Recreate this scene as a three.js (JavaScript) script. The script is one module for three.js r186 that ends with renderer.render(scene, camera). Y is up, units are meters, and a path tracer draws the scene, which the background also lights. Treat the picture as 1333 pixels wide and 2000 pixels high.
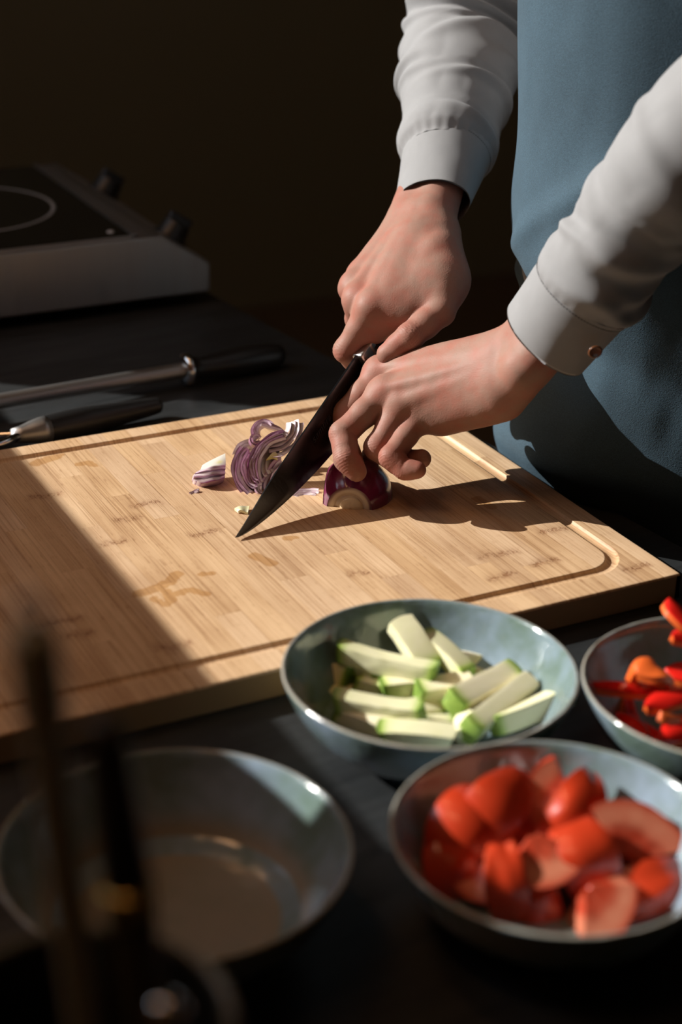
import * as THREE from 'three';
import { RoundedBoxGeometry } from 'three/addons/geometries/RoundedBoxGeometry.js';
import { mergeGeometries, mergeVertices, toCreasedNormals } from 'three/addons/utils/BufferGeometryUtils.js';
import { RectAreaLightUniformsLib } from 'three/addons/lights/RectAreaLightUniformsLib.js';

// ---------------------------------------------------------------- camera
const scene = new THREE.Scene();
const BT = 0.922;                                   // height of the cutting board's top
const CAM = new THREE.Vector3(0, BT + 0.58, 0), FPX = 3300;
const camera = new THREE.PerspectiveCamera(2 * Math.atan(1000 / FPX) * 180 / Math.PI, 1333 / 2000, 0.02, 60);
camera.position.copy(CAM);
camera.rotation.order = 'YXZ';
camera.rotation.set(-0.43445637, -0.48528249, 0.02453504);
camera.updateMatrixWorld(true);
camera.focus = 1.39;
camera.userData.fStop = 3.4;
const renderer = new THREE.WebGLRenderer({ antialias: true });
renderer.toneMapping = THREE.LinearToneMapping;
renderer.toneMappingExposure = 1.0;
renderer.shadowMap.enabled = true;
RectAreaLightUniformsLib.init();

// ---------------------------------------------------------------- sky and sun
{
  const W = 256, Hh = 128, d = new Float32Array(W * Hh * 4);
  for (let j = 0; j < Hh; j++) for (let i = 0; i < W; i++) {
    const e = (j + 0.5) / Hh - 0.5, k = (j * W + i) * 4;          // e > 0 above the horizon
    const t = Math.max(0, e * 2), s = Math.pow(1 - t, 3);
    const up = e > 0;
    d[k] = up ? 0.75 + 0.65 * s : 0.3; d[k + 1] = up ? 0.86 + 0.58 * s : 0.28; d[k + 2] = up ? 1.05 + 0.4 * s : 0.26; d[k + 3] = 1;
  }
  const sky = new THREE.DataTexture(d, W, Hh, THREE.RGBAFormat, THREE.FloatType);
  sky.mapping = THREE.EquirectangularReflectionMapping; sky.magFilter = sky.minFilter = THREE.LinearFilter; sky.needsUpdate = true;
  scene.background = sky; scene.backgroundIntensity = 2.2;
}
const SUN = new THREE.Vector3(1.42, -1, 1.1).normalize();     // the way the light travels
const sun = new THREE.DirectionalLight(new THREE.Color(1, 0.97, 0.91), 8.2);
sun.position.set(0.6, BT, -1.1).addScaledVector(SUN, -4);
sun.target.position.set(0.6, BT, -1.1);
sun.castShadow = true; sun.shadow.radius = 0.5;
sun.shadow.mapSize.set(4096, 4096);
Object.assign(sun.shadow.camera, { left: -1.5, right: 1.5, top: 1.5, bottom: -1.5, near: 0.1, far: 9 });
scene.add(sun, sun.target);

// ---------------------------------------------------------------- helpers
let seed = 7;
function rnd() { seed = (seed * 1664525 + 1013904223) >>> 0; return seed / 4294967296; }
const rr = (a, b) => a + (b - a) * rnd();
const V = (x, y, z) => new THREE.Vector3(x, y, z);
const clamp = (x, a = 0, b = 1) => Math.min(b, Math.max(a, x));
const sst = (a, b, x) => { const t = clamp((x - a) / (b - a)); return t * t * (3 - 2 * t); };
const lerp = (a, b, t) => a + (b - a) * t;
// a point seen by the photograph's lens, by its depth or by its height over the board's top
function dirOf(u, v) { return V((u - 666.5) / FPX, -(v - 1000) / FPX, -1).applyQuaternion(camera.quaternion); }
function atD(u, v, depth) { return dirOf(u, v).multiplyScalar(depth).add(CAM); }
function atY(u, v, h) { const d = dirOf(u, v); return d.multiplyScalar((BT + h - CAM.y) / d.y).add(CAM); }
const taken = new Map();
function numbered(name) { const n = taken.get(name) || 0; taken.set(name, n + 1); return n ? `${name}_${String(n).padStart(3, '0')}` : name; }
function thing(name, label, category, pos = V(0, 0, 0), group) {
  const o = new THREE.Group(); o.name = numbered(name); o.position.copy(pos); scene.add(o);
  o.userData = { label, category }; if (group) o.userData.group = group;
  return o;
}
function part(name, geo, mat, parent) {
  const m = new THREE.Mesh(geo, mat); m.name = name; m.castShadow = m.receiveShadow = true; parent.add(m); return m;
}
function struct(name, geo, mat) { const m = part(name, geo, mat, scene); m.userData.kind = 'structure'; return m; }
function box(x0, x1, y0, y1, z0, z1) { const g = new THREE.BoxGeometry(x1 - x0, y1 - y0, z1 - z0); g.translate((x0 + x1) / 2, (y0 + y1) / 2, (z0 + z1) / 2); return g; }
function rbox(w, h, d, r, seg = 3) { return new RoundedBoxGeometry(w, h, d, seg, r); }
function clean(g) { const o = g.index ? g.toNonIndexed() : g; for (const k of Object.keys(o.attributes)) if (!['position', 'normal', 'uv', 'color'].includes(k)) o.deleteAttribute(k); return o; }
function merge(...gs) { gs = gs.map(clean); const keep = ['position', 'normal', 'uv'].filter(k => gs.every(g => g.attributes[k])); for (const g of gs) for (const k of Object.keys(g.attributes)) if (!keep.includes(k)) g.deleteAttribute(k); return mergeGeometries(gs); }
// value noise
function hash3(x, y, z) { let h = (x * 374761393 + y * 668265263 + z * 2147483647 + 1013) | 0; h = Math.imul(h ^ (h >>> 13), 1274126177); h = Math.imul(h ^ (h >>> 16), 2246822519); return ((h ^ (h >>> 13)) >>> 0) / 4294967296; }
function vn(x, y = 0, z = 0) {
  const xi = Math.floor(x), yi = Math.floor(y), zi = Math.floor(z); let fx = x - xi, fy = y - yi, fz = z - zi;
  fx = fx * fx * (3 - 2 * fx); fy = fy * fy * (3 - 2 * fy); fz = fz * fz * (3 - 2 * fz);
  const c = (a, b, d) => hash3(xi + a, yi + b, zi + d);
  return lerp(lerp(lerp(c(0, 0, 0), c(1, 0, 0), fx), lerp(c(0, 1, 0), c(1, 1, 0), fx), fy), lerp(lerp(c(0, 0, 1), c(1, 0, 1), fx), lerp(c(0, 1, 1), c(1, 1, 1), fx), fy), fz);
}
function fbm(x, y, z, o = 3) { let s = 0, a = 0.5, n = 0; for (let i = 0; i < o; i++) { s += a * vn(x, y, z); n += a; a *= 0.5; x *= 2.03; y *= 2.03; z *= 2.03; } return s / n; }
const l2s = x => x <= 0.0031308 ? x * 12.92 : 1.055 * Math.pow(x, 1 / 2.4) - 0.055;
function texture(w, h, fn, srgb) {                    // fn(i, j) gives linear r, g, b in 0..1 (or one value)
  const d = new Uint8Array(w * h * 4);
  for (let j = 0; j < h; j++) for (let i = 0; i < w; i++) {
    const c = fn(i, j), k = (j * w + i) * 4;
    for (let q = 0; q < 3; q++) { const x = clamp(c.length ? c[q] : c); d[k + q] = Math.round(255 * (srgb ? l2s(x) : x)); }
    d[k + 3] = 255;
  }
  const t = new THREE.DataTexture(d, w, h, THREE.RGBAFormat);
  t.magFilter = THREE.LinearFilter; t.minFilter = THREE.LinearMipmapLinearFilter; t.generateMipmaps = true;
  t.wrapS = t.wrapT = THREE.RepeatWrapping; if (srgb) t.colorSpace = THREE.SRGBColorSpace; t.needsUpdate = true;
  return t;
}
const lin = (r, g, b) => new THREE.Color().setRGB(r, g, b);
const std = (o) => new THREE.MeshStandardMaterial(o), phy = (o) => new THREE.MeshPhysicalMaterial(o);
// a grid of points fn(s, t) -> [x, y, z] (or Vector3), made into a surface with uv = (s, t) scaled
function sheet(ns, nt, fn, us = 1, vs = 1, closedS = false) {
  const pos = [], uv = [], idx = [];
  for (let j = 0; j <= nt; j++) for (let i = 0; i <= ns; i++) { const p = fn(i / ns, j / nt); pos.push(p.x, p.y, p.z); uv.push(i / ns * us, j / nt * vs); }
  for (let j = 0; j < nt; j++) for (let i = 0; i < ns; i++) { const a = j * (ns + 1) + i, b = a + 1, c = a + ns + 1, d = c + 1; idx.push(a, b, d, a, d, c); }
  const g = new THREE.BufferGeometry();
  g.setAttribute('position', new THREE.Float32BufferAttribute(pos, 3)); g.setAttribute('uv', new THREE.Float32BufferAttribute(uv, 2)); g.setIndex(idx); g.computeVertexNormals();
  if (closedS) { const n = g.attributes.normal; for (let j = 0; j <= nt; j++) { const a = j * (ns + 1), b = a + ns; const v = V(n.getX(a) + n.getX(b), n.getY(a) + n.getY(b), n.getZ(a) + n.getZ(b)).normalize(); n.setXYZ(a, v.x, v.y, v.z); n.setXYZ(b, v.x, v.y, v.z); } }
  return g;
}

// ---------------------------------------------------------------- the room
const XW = -0.6, WT = 0.2;                             // inner face and thickness of the window wall
const WZ0 = -2.85, WZ1 = -1.25, WZM = -1.452, WYS = BT + 0.735, WY0 = BT + 0.692, WY1 = 2.62;    // unseen window opening; its sill steps up at WZM to shade the empty bowl
const plaster = texture(512, 512, (i, j) => { const n = fbm(i / 40, j / 40, 1, 4), f = fbm(i / 5, j / 5, 4, 2); return 0.8 + 0.25 * (n - 0.5) + 0.1 * (f - 0.5); }, false);
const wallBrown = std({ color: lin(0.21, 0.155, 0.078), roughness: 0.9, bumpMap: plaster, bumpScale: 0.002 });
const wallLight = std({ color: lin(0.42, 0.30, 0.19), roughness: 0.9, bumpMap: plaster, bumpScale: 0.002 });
const ceilMat = std({ color: lin(0.5, 0.38, 0.26), roughness: 0.9, bumpMap: plaster, bumpScale: 0.002 });
const floorMat = std({ color: lin(0.16, 0.09, 0.045), roughness: 0.6, bumpMap: plaster, bumpScale: 0.001 });
const RX = 3.0, ZB = -4.2, ZN = 1.6, RY = 2.75;
struct('floor', box(XW - WT, RX + 0.15, -0.12, 0, ZB - 0.15, ZN + 0.15), floorMat);
struct('ceiling', box(XW - WT, RX + 0.15, RY, RY + 0.15, ZB - 0.15, ZN + 0.15), ceilMat);
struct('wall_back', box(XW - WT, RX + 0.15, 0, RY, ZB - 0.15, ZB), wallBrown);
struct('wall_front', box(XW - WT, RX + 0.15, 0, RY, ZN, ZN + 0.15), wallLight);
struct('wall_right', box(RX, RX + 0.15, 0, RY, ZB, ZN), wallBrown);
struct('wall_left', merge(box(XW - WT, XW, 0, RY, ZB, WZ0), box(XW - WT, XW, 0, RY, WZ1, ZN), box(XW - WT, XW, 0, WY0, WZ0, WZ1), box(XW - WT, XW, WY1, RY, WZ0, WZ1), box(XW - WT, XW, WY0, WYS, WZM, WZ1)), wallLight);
{
  const f = new THREE.Group(); f.name = 'window_1'; f.userData.kind = 'structure'; scene.add(f);
  const x0 = XW - WT + 0.0, x1 = x0 + 0.05, m = std({ color: lin(0.5, 0.48, 0.44), roughness: 0.5 });
  part('window_frame', merge(box(x0, x1, WY1 - 0.05, WY1, WZ0, WZ1), box(x0, x1, WY0, WY0 + 0.03, WZ0, WZM), box(x0, x1, WYS, WYS + 0.03, WZM, WZ1), box(x0, x1, WY0, WY1, WZ0, WZ0 + 0.02), box(x0, x1, WY0, WY1, WZ1 - 0.04, WZ1)), m, f);
  part('window_pane', merge(box(x0 + 0.02, x0 + 0.024, WY0 + 0.03, WY1 - 0.05, WZ0 + 0.02, WZM), box(x0 + 0.02, x0 + 0.024, WYS + 0.03, WY1 - 0.05, WZM, WZ1 - 0.04)), phy({ color: 0xffffff, transmission: 1, roughness: 0, thickness: 0, ior: 1.45 }), f);
}

// ---------------------------------------------------------------- the counter
const CT = BT - 0.0225;                                // counter top
const CANG = Math.atan2(0.7766 - 0.7449, -1.4652 + 1.7555);   // the counter stands a little askew to the board
const counterTex = texture(1024, 1024, (i, j) => {
  const n = fbm(i / 90, j / 90, 3, 4), s = fbm(i / 160, j / 5, 8, 3), f = hash3(i, j, 5);
  const v = 0.020 + 0.012 * (n - 0.5) + 0.012 * (s - 0.5) + (f > 0.992 ? 0.03 : 0);
  return [v * 0.96, v * 1.04, v * 1.10];
}, true);
counterTex.repeat.set(1.6, 1.6);
const counterRough = texture(512, 512, (i, j) => 0.30 + 0.35 * fbm(i / 60, j / 8, 2, 4), false); counterRough.repeat.set(1.6, 1.6);
const counterMat = phy({ map: counterTex, roughness: 1, roughnessMap: counterRough, bumpMap: counterRough, bumpScale: 0.0003 });
{
  const c = thing('kitchen_counter', 'dark stone topped kitchen counter running under the cutting board and all the bowls', 'counter', V(0.7766, CT, -1.4652));
  c.rotation.y = CANG;
  // in its own axes the right edge is x = 0; z runs toward the viewer
  const slab = (z0, z1) => { const g = rbox(1.12, 0.035, z1 - z0, 0.003, 2); g.translate(-1.12 / 2, -0.0175, (z0 + z1) / 2); const p = g.attributes.position, u = g.attributes.uv; for (let i = 0; i < p.count; i++) u.setXY(i, p.getX(i), p.getZ(i)); return g; };
  part('countertop_slab', slab(-1.15, 0.985), counterMat, c);
  part('countertop_slab', slab(0.987, 1.75), counterMat, c);
  part('base_cabinet', box(-1.10, -0.06, -CT, -0.035, -1.1, 1.7), std({ color: lin(0.03, 0.022, 0.016), roughness: 0.6 }), c);
}

// ---------------------------------------------------------------- two bar lamps out of view, placed to warm the shade and streak the bowls
function unseenBarLamp(x, y, z, len, turn, label) {
  const t = thing('unseen_bar_lamp', label, 'lamp', V(x, y, z)); t.rotation.y = turn;
  const h = rbox(0.10, 0.05, len + 0.04, 0.008); h.translate(0, 0.03, 0); part('housing', h, std({ color: lin(0.03, 0.03, 0.03), roughness: 0.5 }), t);
  part('diffuser', box(-0.035, 0.035, 0, 0.006, -len / 2, len / 2), std({ color: 0x111111, emissive: lin(1, 0.56, 0.28), emissiveIntensity: 8 }), t);
  for (const q of [-1, 1]) part('rod', box(-0.006, 0.006, 0.05, RY - y, q * (len / 2 - 0.086) - 0.006, q * (len / 2 - 0.086) + 0.006), std({ color: lin(0.03, 0.03, 0.03), roughness: 0.5 }), t);
  const l = new THREE.RectAreaLight(lin(1, 0.45, 0.17), 4.8, 0.07, len); l.position.set(0, -0.004, 0); l.rotation.x = -Math.PI / 2; t.add(l);
}
unseenBarLamp(-0.18, 2.25, -0.75, 0.6, 0.35, 'unseen black bar lamp hanging from the ceiling, the one nearer the camera');
unseenBarLamp(0.10, 2.25, -1.50, 0.6, 0.35, 'unseen black bar lamp hanging from the ceiling, the one nearer the back wall');

{
  const b = thing('unseen_crate', 'unseen dark wooden crate on the window sill, shading the hob and the sharpening steel', 'crate', V(XW - 0.10, WY0, -2.655));  // out of view, placed to keep sun off the hob and sharpening steel
  const m = std({ color: lin(0.10, 0.055, 0.03), roughness: 0.8, bumpMap: plaster, bumpScale: 0.001 });
  for (let k = 0; k < 3; k++) { for (const x of [-0.065, 0.065]) part('plank', box(x - 0.007, x + 0.007, 0.008 + k * 0.125, 0.125 + k * 0.125, -0.16, 0.16), m, b); for (const z of [-0.153, 0.153]) part('plank', box(-0.058, 0.058, 0.008 + k * 0.125, 0.125 + k * 0.125, z - 0.007, z + 0.007), m, b); }
  part('crate_bottom', box(-0.07, 0.07, 0, 0.008, -0.16, 0.16), m, b);
}

// ---------------------------------------------------------------- the cutting board
const BX0 = 0.149, BX1 = 0.769, BZ0 = -1.3455, BZ1 = -0.8985, BTH = 0.0223;
{
  const cols = []; { let x = BX0; while (x < BX1 - 0.012) { const w = rr(0.017, 0.027); cols.push([x, Math.min(BX1, x + w)]); x += w; } cols[cols.length - 1][1] = BX1; }
  const pieces = [];                                  // strips glued side by side, each column cut into lengths
  cols.forEach(([x0, x1], c) => {
    let z = BZ0, first = true;
    while (z < BZ1 - 1e-6) { let l = first ? rr(0.04, 0.26) : rr(0.12, 0.30); first = false; let e = z + l; if (BZ1 - e < 0.05) e = BZ1; pieces.push({ x0, x1, z0: z, z1: e, tone: rr(-1, 1), hue: rr(-1, 1), sd: rnd() * 100, c }); z = e; }
  });
  const TW = 2048, TH = 1480, sx = (BX1 - BX0) / TW, sz = (BZ1 - BZ0) / TH;
  const owner = new Int16Array(TW * TH);
  pieces.forEach((p, k) => { const i0 = Math.round((p.x0 - BX0) / sx), i1 = Math.round((p.x1 - BX0) / sx), j0 = Math.round((p.z0 - BZ0) / sz), j1 = Math.round((p.z1 - BZ0) / sz); for (let j = j0; j < Math.min(TH, j1); j++) owner.fill(k, j * TW + i0, j * TW + Math.min(TW, i1)); });
  // bamboo nodes: a dark speckled band straight across one strip, where the photograph shows them
  const nodes = [[90, 968, .032], [285, 984, .03], [250, 1012, .026], [222, 1060, .026], [400, 1041, .03], [975, 1082, .04], [1065, 1097, .03], [1245, 1108, .03], [340, 1262, .03], [105, 1217, .05], [610, 800, .03], [1080, 1035, .03], [150, 1240, .03], [700, 1120, .02], [980, 1125, .03]].map(([u, v, w]) => { const p = atY(u, v, 0); return [p.x, p.z, w]; });
  // wet marks left on the wood, as soft outlines round a few points
  const wet = [[[[270, 1160], [300, 1150], [335, 1135], [345, 1122]], .0055], [[[300, 1170], [322, 1182], [335, 1172], [325, 1155]], .004], [[[345, 1160], [372, 1152], [405, 1160]], .0042], [[[395, 1122], [415, 1120]], .0034], [[[70, 905], [100, 895], [112, 888]], .007], [[[152, 907], [172, 903], [182, 909]], .0042], [[[560, 1052], [578, 1050]], .0035], [[[500, 1085], [530, 1100]], .006], [[[935, 975], [960, 990]], .006]].map(([l, r]) => [l.map(([u, v]) => { const p = atY(u, v, 0); return [p.x, p.z]; }), r]);
  const segd = (x, z, a, b) => { const dx = b[0] - a[0], dz = b[1] - a[1], t = clamp(((x - a[0]) * dx + (z - a[1]) * dz) / (dx * dx + dz * dz)); return Math.hypot(x - a[0] - t * dx, z - a[1] - t * dz); };
  const relief = new Float32Array(TW * TH);
  const map = texture(TW, TH, (i, j) => {
    const x = BX0 + (i + 0.5) * sx, z = BZ0 + (j + 0.5) * sz, p = pieces[owner[j * TW + i]];
    const fib = vn(x * 1500 + p.sd, z * 8 + p.sd), fib2 = vn(x * 520 + p.sd * 3, z * 7), fib3 = vn(x * 2100, z * 34 + p.sd), band = vn(x * 150 + p.sd, z * 5 + p.sd), blot = fbm(x * 34 + p.sd, z * 20, 2, 3);
    let dark = sst(0.55, 0.95, fib) * 0.36 + sst(0.55, 0.95, fib2) * 0.20 + (fib3 - 0.5) * 0.26 + (band - 0.5) * 0.20 + (blot - 0.5) * 0.55 - p.tone * 0.09 - 0.06;
    const dash = vn(x * 1900, z * 120 + p.sd * 7); dark += sst(0.78, 0.95, dash) * 0.30;
    let nd = 0;
    for (const [nx, nz, w] of nodes) { const ddx = Math.abs(x - nx) / (w / 2), ddz = (z - nz - 0.004 * (vn(x * 120, 5) - 0.5)) / 0.0046; if (ddx < 1.1 && Math.abs(ddz) < 3) { const m = (1 - sst(0.75, 1.1, ddx)); nd = Math.max(nd, m * Math.exp(-ddz * ddz) * (0.22 + 0.85 * sst(0.30, 0.80, 0.55 * vn(x * 1500, z * 900) + 0.45 * vn(x * 500, z * 420)))); nd = Math.max(nd, m * 0.35 * sst(3, 0.5, Math.abs(ddz)) * vn(x * 200, z * 60)); } }
    let wt = 0;
    for (const [l, r] of wet) for (let q = 0; q + 1 < l.length; q++) { if (Math.abs(x - l[q][0]) > 0.05 || Math.abs(z - l[q][1]) > 0.06) continue; const dd = segd(x, z, l[q], l[q + 1]) + 0.004 * (fbm(x * 260, z * 160, 3, 2) - 0.5); wt = Math.max(wt, 1 - sst(r * 0.8, r, dd)); }
    const edge = Math.min(x - p.x0, p.x1 - x); dark += 0.18 * (1 - sst(0.0002, 0.0007, edge)); dark += Math.min(z - p.z0, p.z1 - z) < 0.0004 ? 0.10 : 0;
    relief[j * TW + i] = 0.5 - 0.35 * dark - 0.3 * nd;
    const k = clamp(1 - 0.62 * dark, 0.3, 1.25), h = p.hue * 0.05;
    let c = [0.585 * k * (1 + h * 0.3), 0.385 * Math.pow(k, 1.3), 0.222 * Math.pow(k, 1.6) * (1 - h)];
    const n1 = clamp(nd); c = [c[0] * (1 - 0.55 * n1), c[1] * (1 - 0.68 * n1), c[2] * (1 - 0.75 * n1)];
    return [c[0] * (1 - 0.20 * wt), c[1] * (1 - 0.32 * wt), c[2] * (1 - 0.50 * wt)];
  }, true);
  const bump = texture(TW, TH, (i, j) => relief[j * TW + i], false);
  map.wrapS = map.wrapT = bump.wrapS = bump.wrapT = THREE.ClampToEdgeWrapping;
  const wood = phy({ map, roughness: 0.55, bumpMap: bump, bumpScale: 0.0005 });
  const sideMat = std({ color: lin(0.36, 0.21, 0.10), roughness: 0.7, bumpMap: plaster, bumpScale: 0.0004 });
  const b = thing('cutting_board', 'large bamboo cutting board with a juice groove round its edge', 'cutting board', V((BX0 + BX1) / 2, BT, (BZ0 + BZ1) / 2));
  const GX0 = BX0 + 0.027, GX1 = 0.7415, GZ0 = -1.3195, GZ1 = -0.9285, GR = 0.032, GW = 0.0052, GD = 0.0030;
  function height(x, z) {
    const cx = (GX0 + GX1) / 2, cz = (GZ0 + GZ1) / 2, qx = Math.abs(x - cx) - (GX1 - GX0) / 2 + GR, qz = Math.abs(z - cz) - (GZ1 - GZ0) / 2 + GR;
    const d = Math.hypot(Math.max(qx, 0), Math.max(qz, 0)) + Math.min(Math.max(qx, qz), 0) - GR, t = Math.abs(d) / GW;
    let y = t < 1 ? -GD * Math.pow(1 - Math.pow(t, 2.6), 0.6) : 0;
    const e = Math.min(x - BX0, BX1 - x, z - BZ0, BZ1 - z); if (e < 0.0018) y -= 0.0018 - Math.sqrt(Math.max(0, 0.0018 ** 2 - (0.0018 - e) ** 2));
    return y;
  }
  const lines = (a, b, hot) => { const r = [a]; let x = a; while (x < b - 1e-9) { const h = hot.some(([p, q]) => x > p - 1e-6 && x < q) ? 0.0007 : 0.0055; let nx = x + h; for (const [p] of hot) if (x < p - 1e-9 && nx > p) nx = p; x = Math.min(b, nx); if (b - x < 0.0002) x = b; r.push(x); } return r; };
  const hx = [[BX0, BX0 + 0.002], [GX0 - 0.006, GX0 + 0.006], [GX1 - 0.006, GX1 + 0.006], [BX1 - 0.002, BX1]], hz = [[BZ0, BZ0 + 0.002], [GZ0 - 0.006, GZ0 + 0.006], [GZ1 - 0.006, GZ1 + 0.006], [BZ1 - 0.002, BZ1]];
  const inCorner = (p) => (p.x1 > GX1 - 0.036 && p.x0 < GX1 + 0.006) && (p.z1 > GZ1 - 0.036 || p.z0 < GZ0 + 0.036);
  for (const p of pieces) {
    const cor = inCorner(p), zs = lines(p.z0, p.z1, cor ? hz.concat([[GZ1 - 0.036, GZ1], [GZ0, GZ0 + 0.036]]) : hz), xs = lines(p.x0, p.x1, cor ? hx.concat([[GX1 - 0.036, GX1]]) : hx);
    const nx = xs.length - 1, nz = zs.length - 1, pos = [], uv = [], idx = [];
    for (const z of zs) for (const x of xs) { pos.push(x - b.position.x, height(x, z), z - b.position.z); uv.push((x - BX0) / (BX1 - BX0), (z - BZ0) / (BZ1 - BZ0)); }
    for (let j = 0; j < nz; j++) for (let i = 0; i < nx; i++) { const a = j * (nx + 1) + i, c = a + nx + 1; idx.push(a, c, a + 1, a + 1, c, c + 1); }
    const g = new THREE.BufferGeometry(); g.setAttribute('position', new THREE.Float32BufferAttribute(pos, 3)); g.setAttribute('uv', new THREE.Float32BufferAttribute(uv, 2)); g.setIndex(idx); g.computeVertexNormals();
    part('bamboo_strip', g, wood, b);
  }
  const core = box(BX0 + 0.001, BX1 - 0.001, -BTH, -0.0046, BZ0 + 0.001, BZ1 - 0.001); core.translate(-b.position.x, 0, -b.position.z);
  const skirt = merge(box(BX0, BX1, -BTH + 0.0015, -0.0017, BZ1 - 0.004, BZ1), box(BX0, BX1, -BTH + 0.0015, -0.0017, BZ0, BZ0 + 0.004), box(BX1 - 0.004, BX1, -BTH + 0.0015, -0.0017, BZ0, BZ1), box(BX0, BX0 + 0.004, -BTH + 0.0015, -0.0017, BZ0, BZ1)); skirt.translate(-b.position.x, 0, -b.position.z);
  part('board_core', merge(core, skirt), sideMat, b);
}

// a block of flesh, peel or leaf: the unit cube carried to fn(a, b, c), six faces with crisp edges; faces picks some of them
function slab(n, fn, col, faces = ['a0', 'a1', 'b0', 'b1', 'c0', 'c1']) {
  const pos = [], nor = [], colr = [], uv = [], idx = [];
  const ctr = fn(0.5, 0.5, 0.5);
  let vol = 0; { const e = 0.02, p = fn(0.5, 0.5, 0.5), a = fn(0.5 + e, 0.5, 0.5).sub(p), b = fn(0.5, 0.5 + e, 0.5).sub(p), c = fn(0.5, 0.5, 0.5 + e).sub(p); vol = a.cross(b).dot(c); }
  for (const f of faces) {
    const ax = 'abc'.indexOf(f[0]), end = +f[1], u = (ax + 1) % 3, v = (ax + 2) % 3, nu = n[u], nv = n[v], base = pos.length / 3, g = [];
    for (let j = 0; j <= nv; j++) for (let i = 0; i <= nu; i++) {
      const q = [0, 0, 0]; q[ax] = end; q[u] = i / nu; q[v] = j / nv; const p = fn(...q); pos.push(p.x, p.y, p.z); uv.push(i / nu, j / nv);
      if (col) { const c = col(...q, f); colr.push(...c); }
      const e = 1e-3, lo = x => Math.max(0, x - e), hi = x => Math.min(1, x + e), qa = [...q], qb = [...q], qc = [...q], qd = [...q]; qa[u] = hi(q[u]); qb[u] = lo(q[u]); qc[v] = hi(q[v]); qd[v] = lo(q[v]);
      const nn = fn(...qa).sub(fn(...qb)).cross(fn(...qc).sub(fn(...qd))); const fl = (end ? 1 : -1) * Math.sign(vol || 1); nn.multiplyScalar(fl).normalize(); if (!(nn.lengthSq() > 0.5)) nn.copy(p).sub(ctr).normalize(); nor.push(nn.x, nn.y, nn.z);
    }
    const flip = (end ? 1 : -1) * Math.sign(vol || 1) < 0;
    for (let j = 0; j < nv; j++) for (let i = 0; i < nu; i++) { const a = base + j * (nu + 1) + i, b = a + 1, c = a + nu + 1, d = c + 1; flip ? idx.push(a, d, b, a, c, d) : idx.push(a, b, d, a, d, c); }
  }
  const g = new THREE.BufferGeometry(); g.setAttribute('position', new THREE.Float32BufferAttribute(pos, 3)); g.setAttribute('normal', new THREE.Float32BufferAttribute(nor, 3)); g.setAttribute('uv', new THREE.Float32BufferAttribute(uv, 2));
  if (col) g.setAttribute('color', new THREE.Float32BufferAttribute(colr, 3)); g.setIndex(idx); return g;
}
// stretch something built along x between two points, with a roll about its length
function along(o, a, b, roll = 0) { const x = b.clone().sub(a).normalize(), y0 = Math.abs(x.y) > 0.95 ? V(1, 0, 0) : V(0, 1, 0), z = x.clone().cross(y0).normalize(), y = z.clone().cross(x); o.quaternion.setFromRotationMatrix(new THREE.Matrix4().makeBasis(x, y, z)); o.rotateX(roll); o.position.copy(a).add(b).multiplyScalar(0.5); return a.distanceTo(b); }

// ---------------------------------------------------------------- bowls
const BOWLH = 0.0565, BOWLR = 0.0965;
const glazeOf = tan => texture(1024, 512, (i, j) => {
  const v = j / 511, a = i / 1024 * 6.2832, q = v < 0.45 ? 0.4 + v / 0.45 * 0.6 : 1 - Math.pow((v - 0.45) / 0.55, 1.3), x = Math.cos(a) * 3 * q, y = Math.sin(a) * 3 * q;
  const n = fbm(x + 5, y + 5, v * 5, 4), m = fbm(x * 4, y * 4, v * 14, 3), sp = vn(x * 40, y * 40, v * 300);
  const rim = Math.exp(-Math.pow((v - 0.495) / 0.030, 4)), k = clamp(0.5 + 2.1 * (n - 0.5) + 0.8 * (m - 0.5));
  let c = [lerp(0.125, 0.24, k), lerp(0.180, 0.315, k), lerp(0.155, 0.40, k)]; { const fl = tan * sst(0.68, 0.76, v) * (0.85 + 0.3 * (m - 0.5)); c = [lerp(c[0], 0.29, fl), lerp(c[1], 0.235, fl), lerp(c[2], 0.17, fl)]; }
  const br = clamp(rim * (0.75 + 0.25 * m) + (sp > 0.86 ? 0.2 : 0)); return [lerp(c[0], 0.37, br), lerp(c[1], 0.335, br), lerp(c[2], 0.27, br)];
}, true);
const glazeBump = texture(512, 256, (i, j) => { const v = j / 255, a = i / 512 * 6.2832, q = v < 0.45 ? 0.4 + v : 1 - Math.pow((v - 0.45) / 0.55, 1.3); return fbm(Math.cos(a) * 10 * q, Math.sin(a) * 10 * q, v * 20, 3); }, false);
const bowlMats = [0, 0.9].map(tan => phy({ map: glazeOf(tan), roughness: 0.16, clearcoat: 0.6, clearcoatRoughness: 0.08, bumpMap: glazeBump, bumpScale: 0.0006 }));
const bowlGeo = (() => {
  const o = [[0, 0.004], [0.034, 0.004], [0.038, 0], [0.0425, 0], [0.0445, 0.004], [0.055, 0.0075], [0.068, 0.0135], [0.080, 0.0235], [0.0885, 0.036], [0.0935, 0.047], [0.0958, 0.0535]];
  const i = [[0.0962, 0.0555], [0.0952, 0.0566], [0.0938, 0.0562], [0.0922, 0.054], [0.0882, 0.0445], [0.0825, 0.0340], [0.0762, 0.0242], [0.0712, 0.0170], [0.0675, 0.0128], [0.0635, 0.0100], [0.058, 0.0086], [0.045, 0.0078], [0.02, 0.0074], [0, 0.0073]];
  const crv = new THREE.CatmullRomCurve3([...o, ...i].map(p => V(p[0], p[1], 0)), false, 'centripetal'); const pts = crv.getPoints(150).map(p => new THREE.Vector2(Math.max(0, p.x), p.y));
  return new THREE.LatheGeometry(pts, 128);
})();
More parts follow.
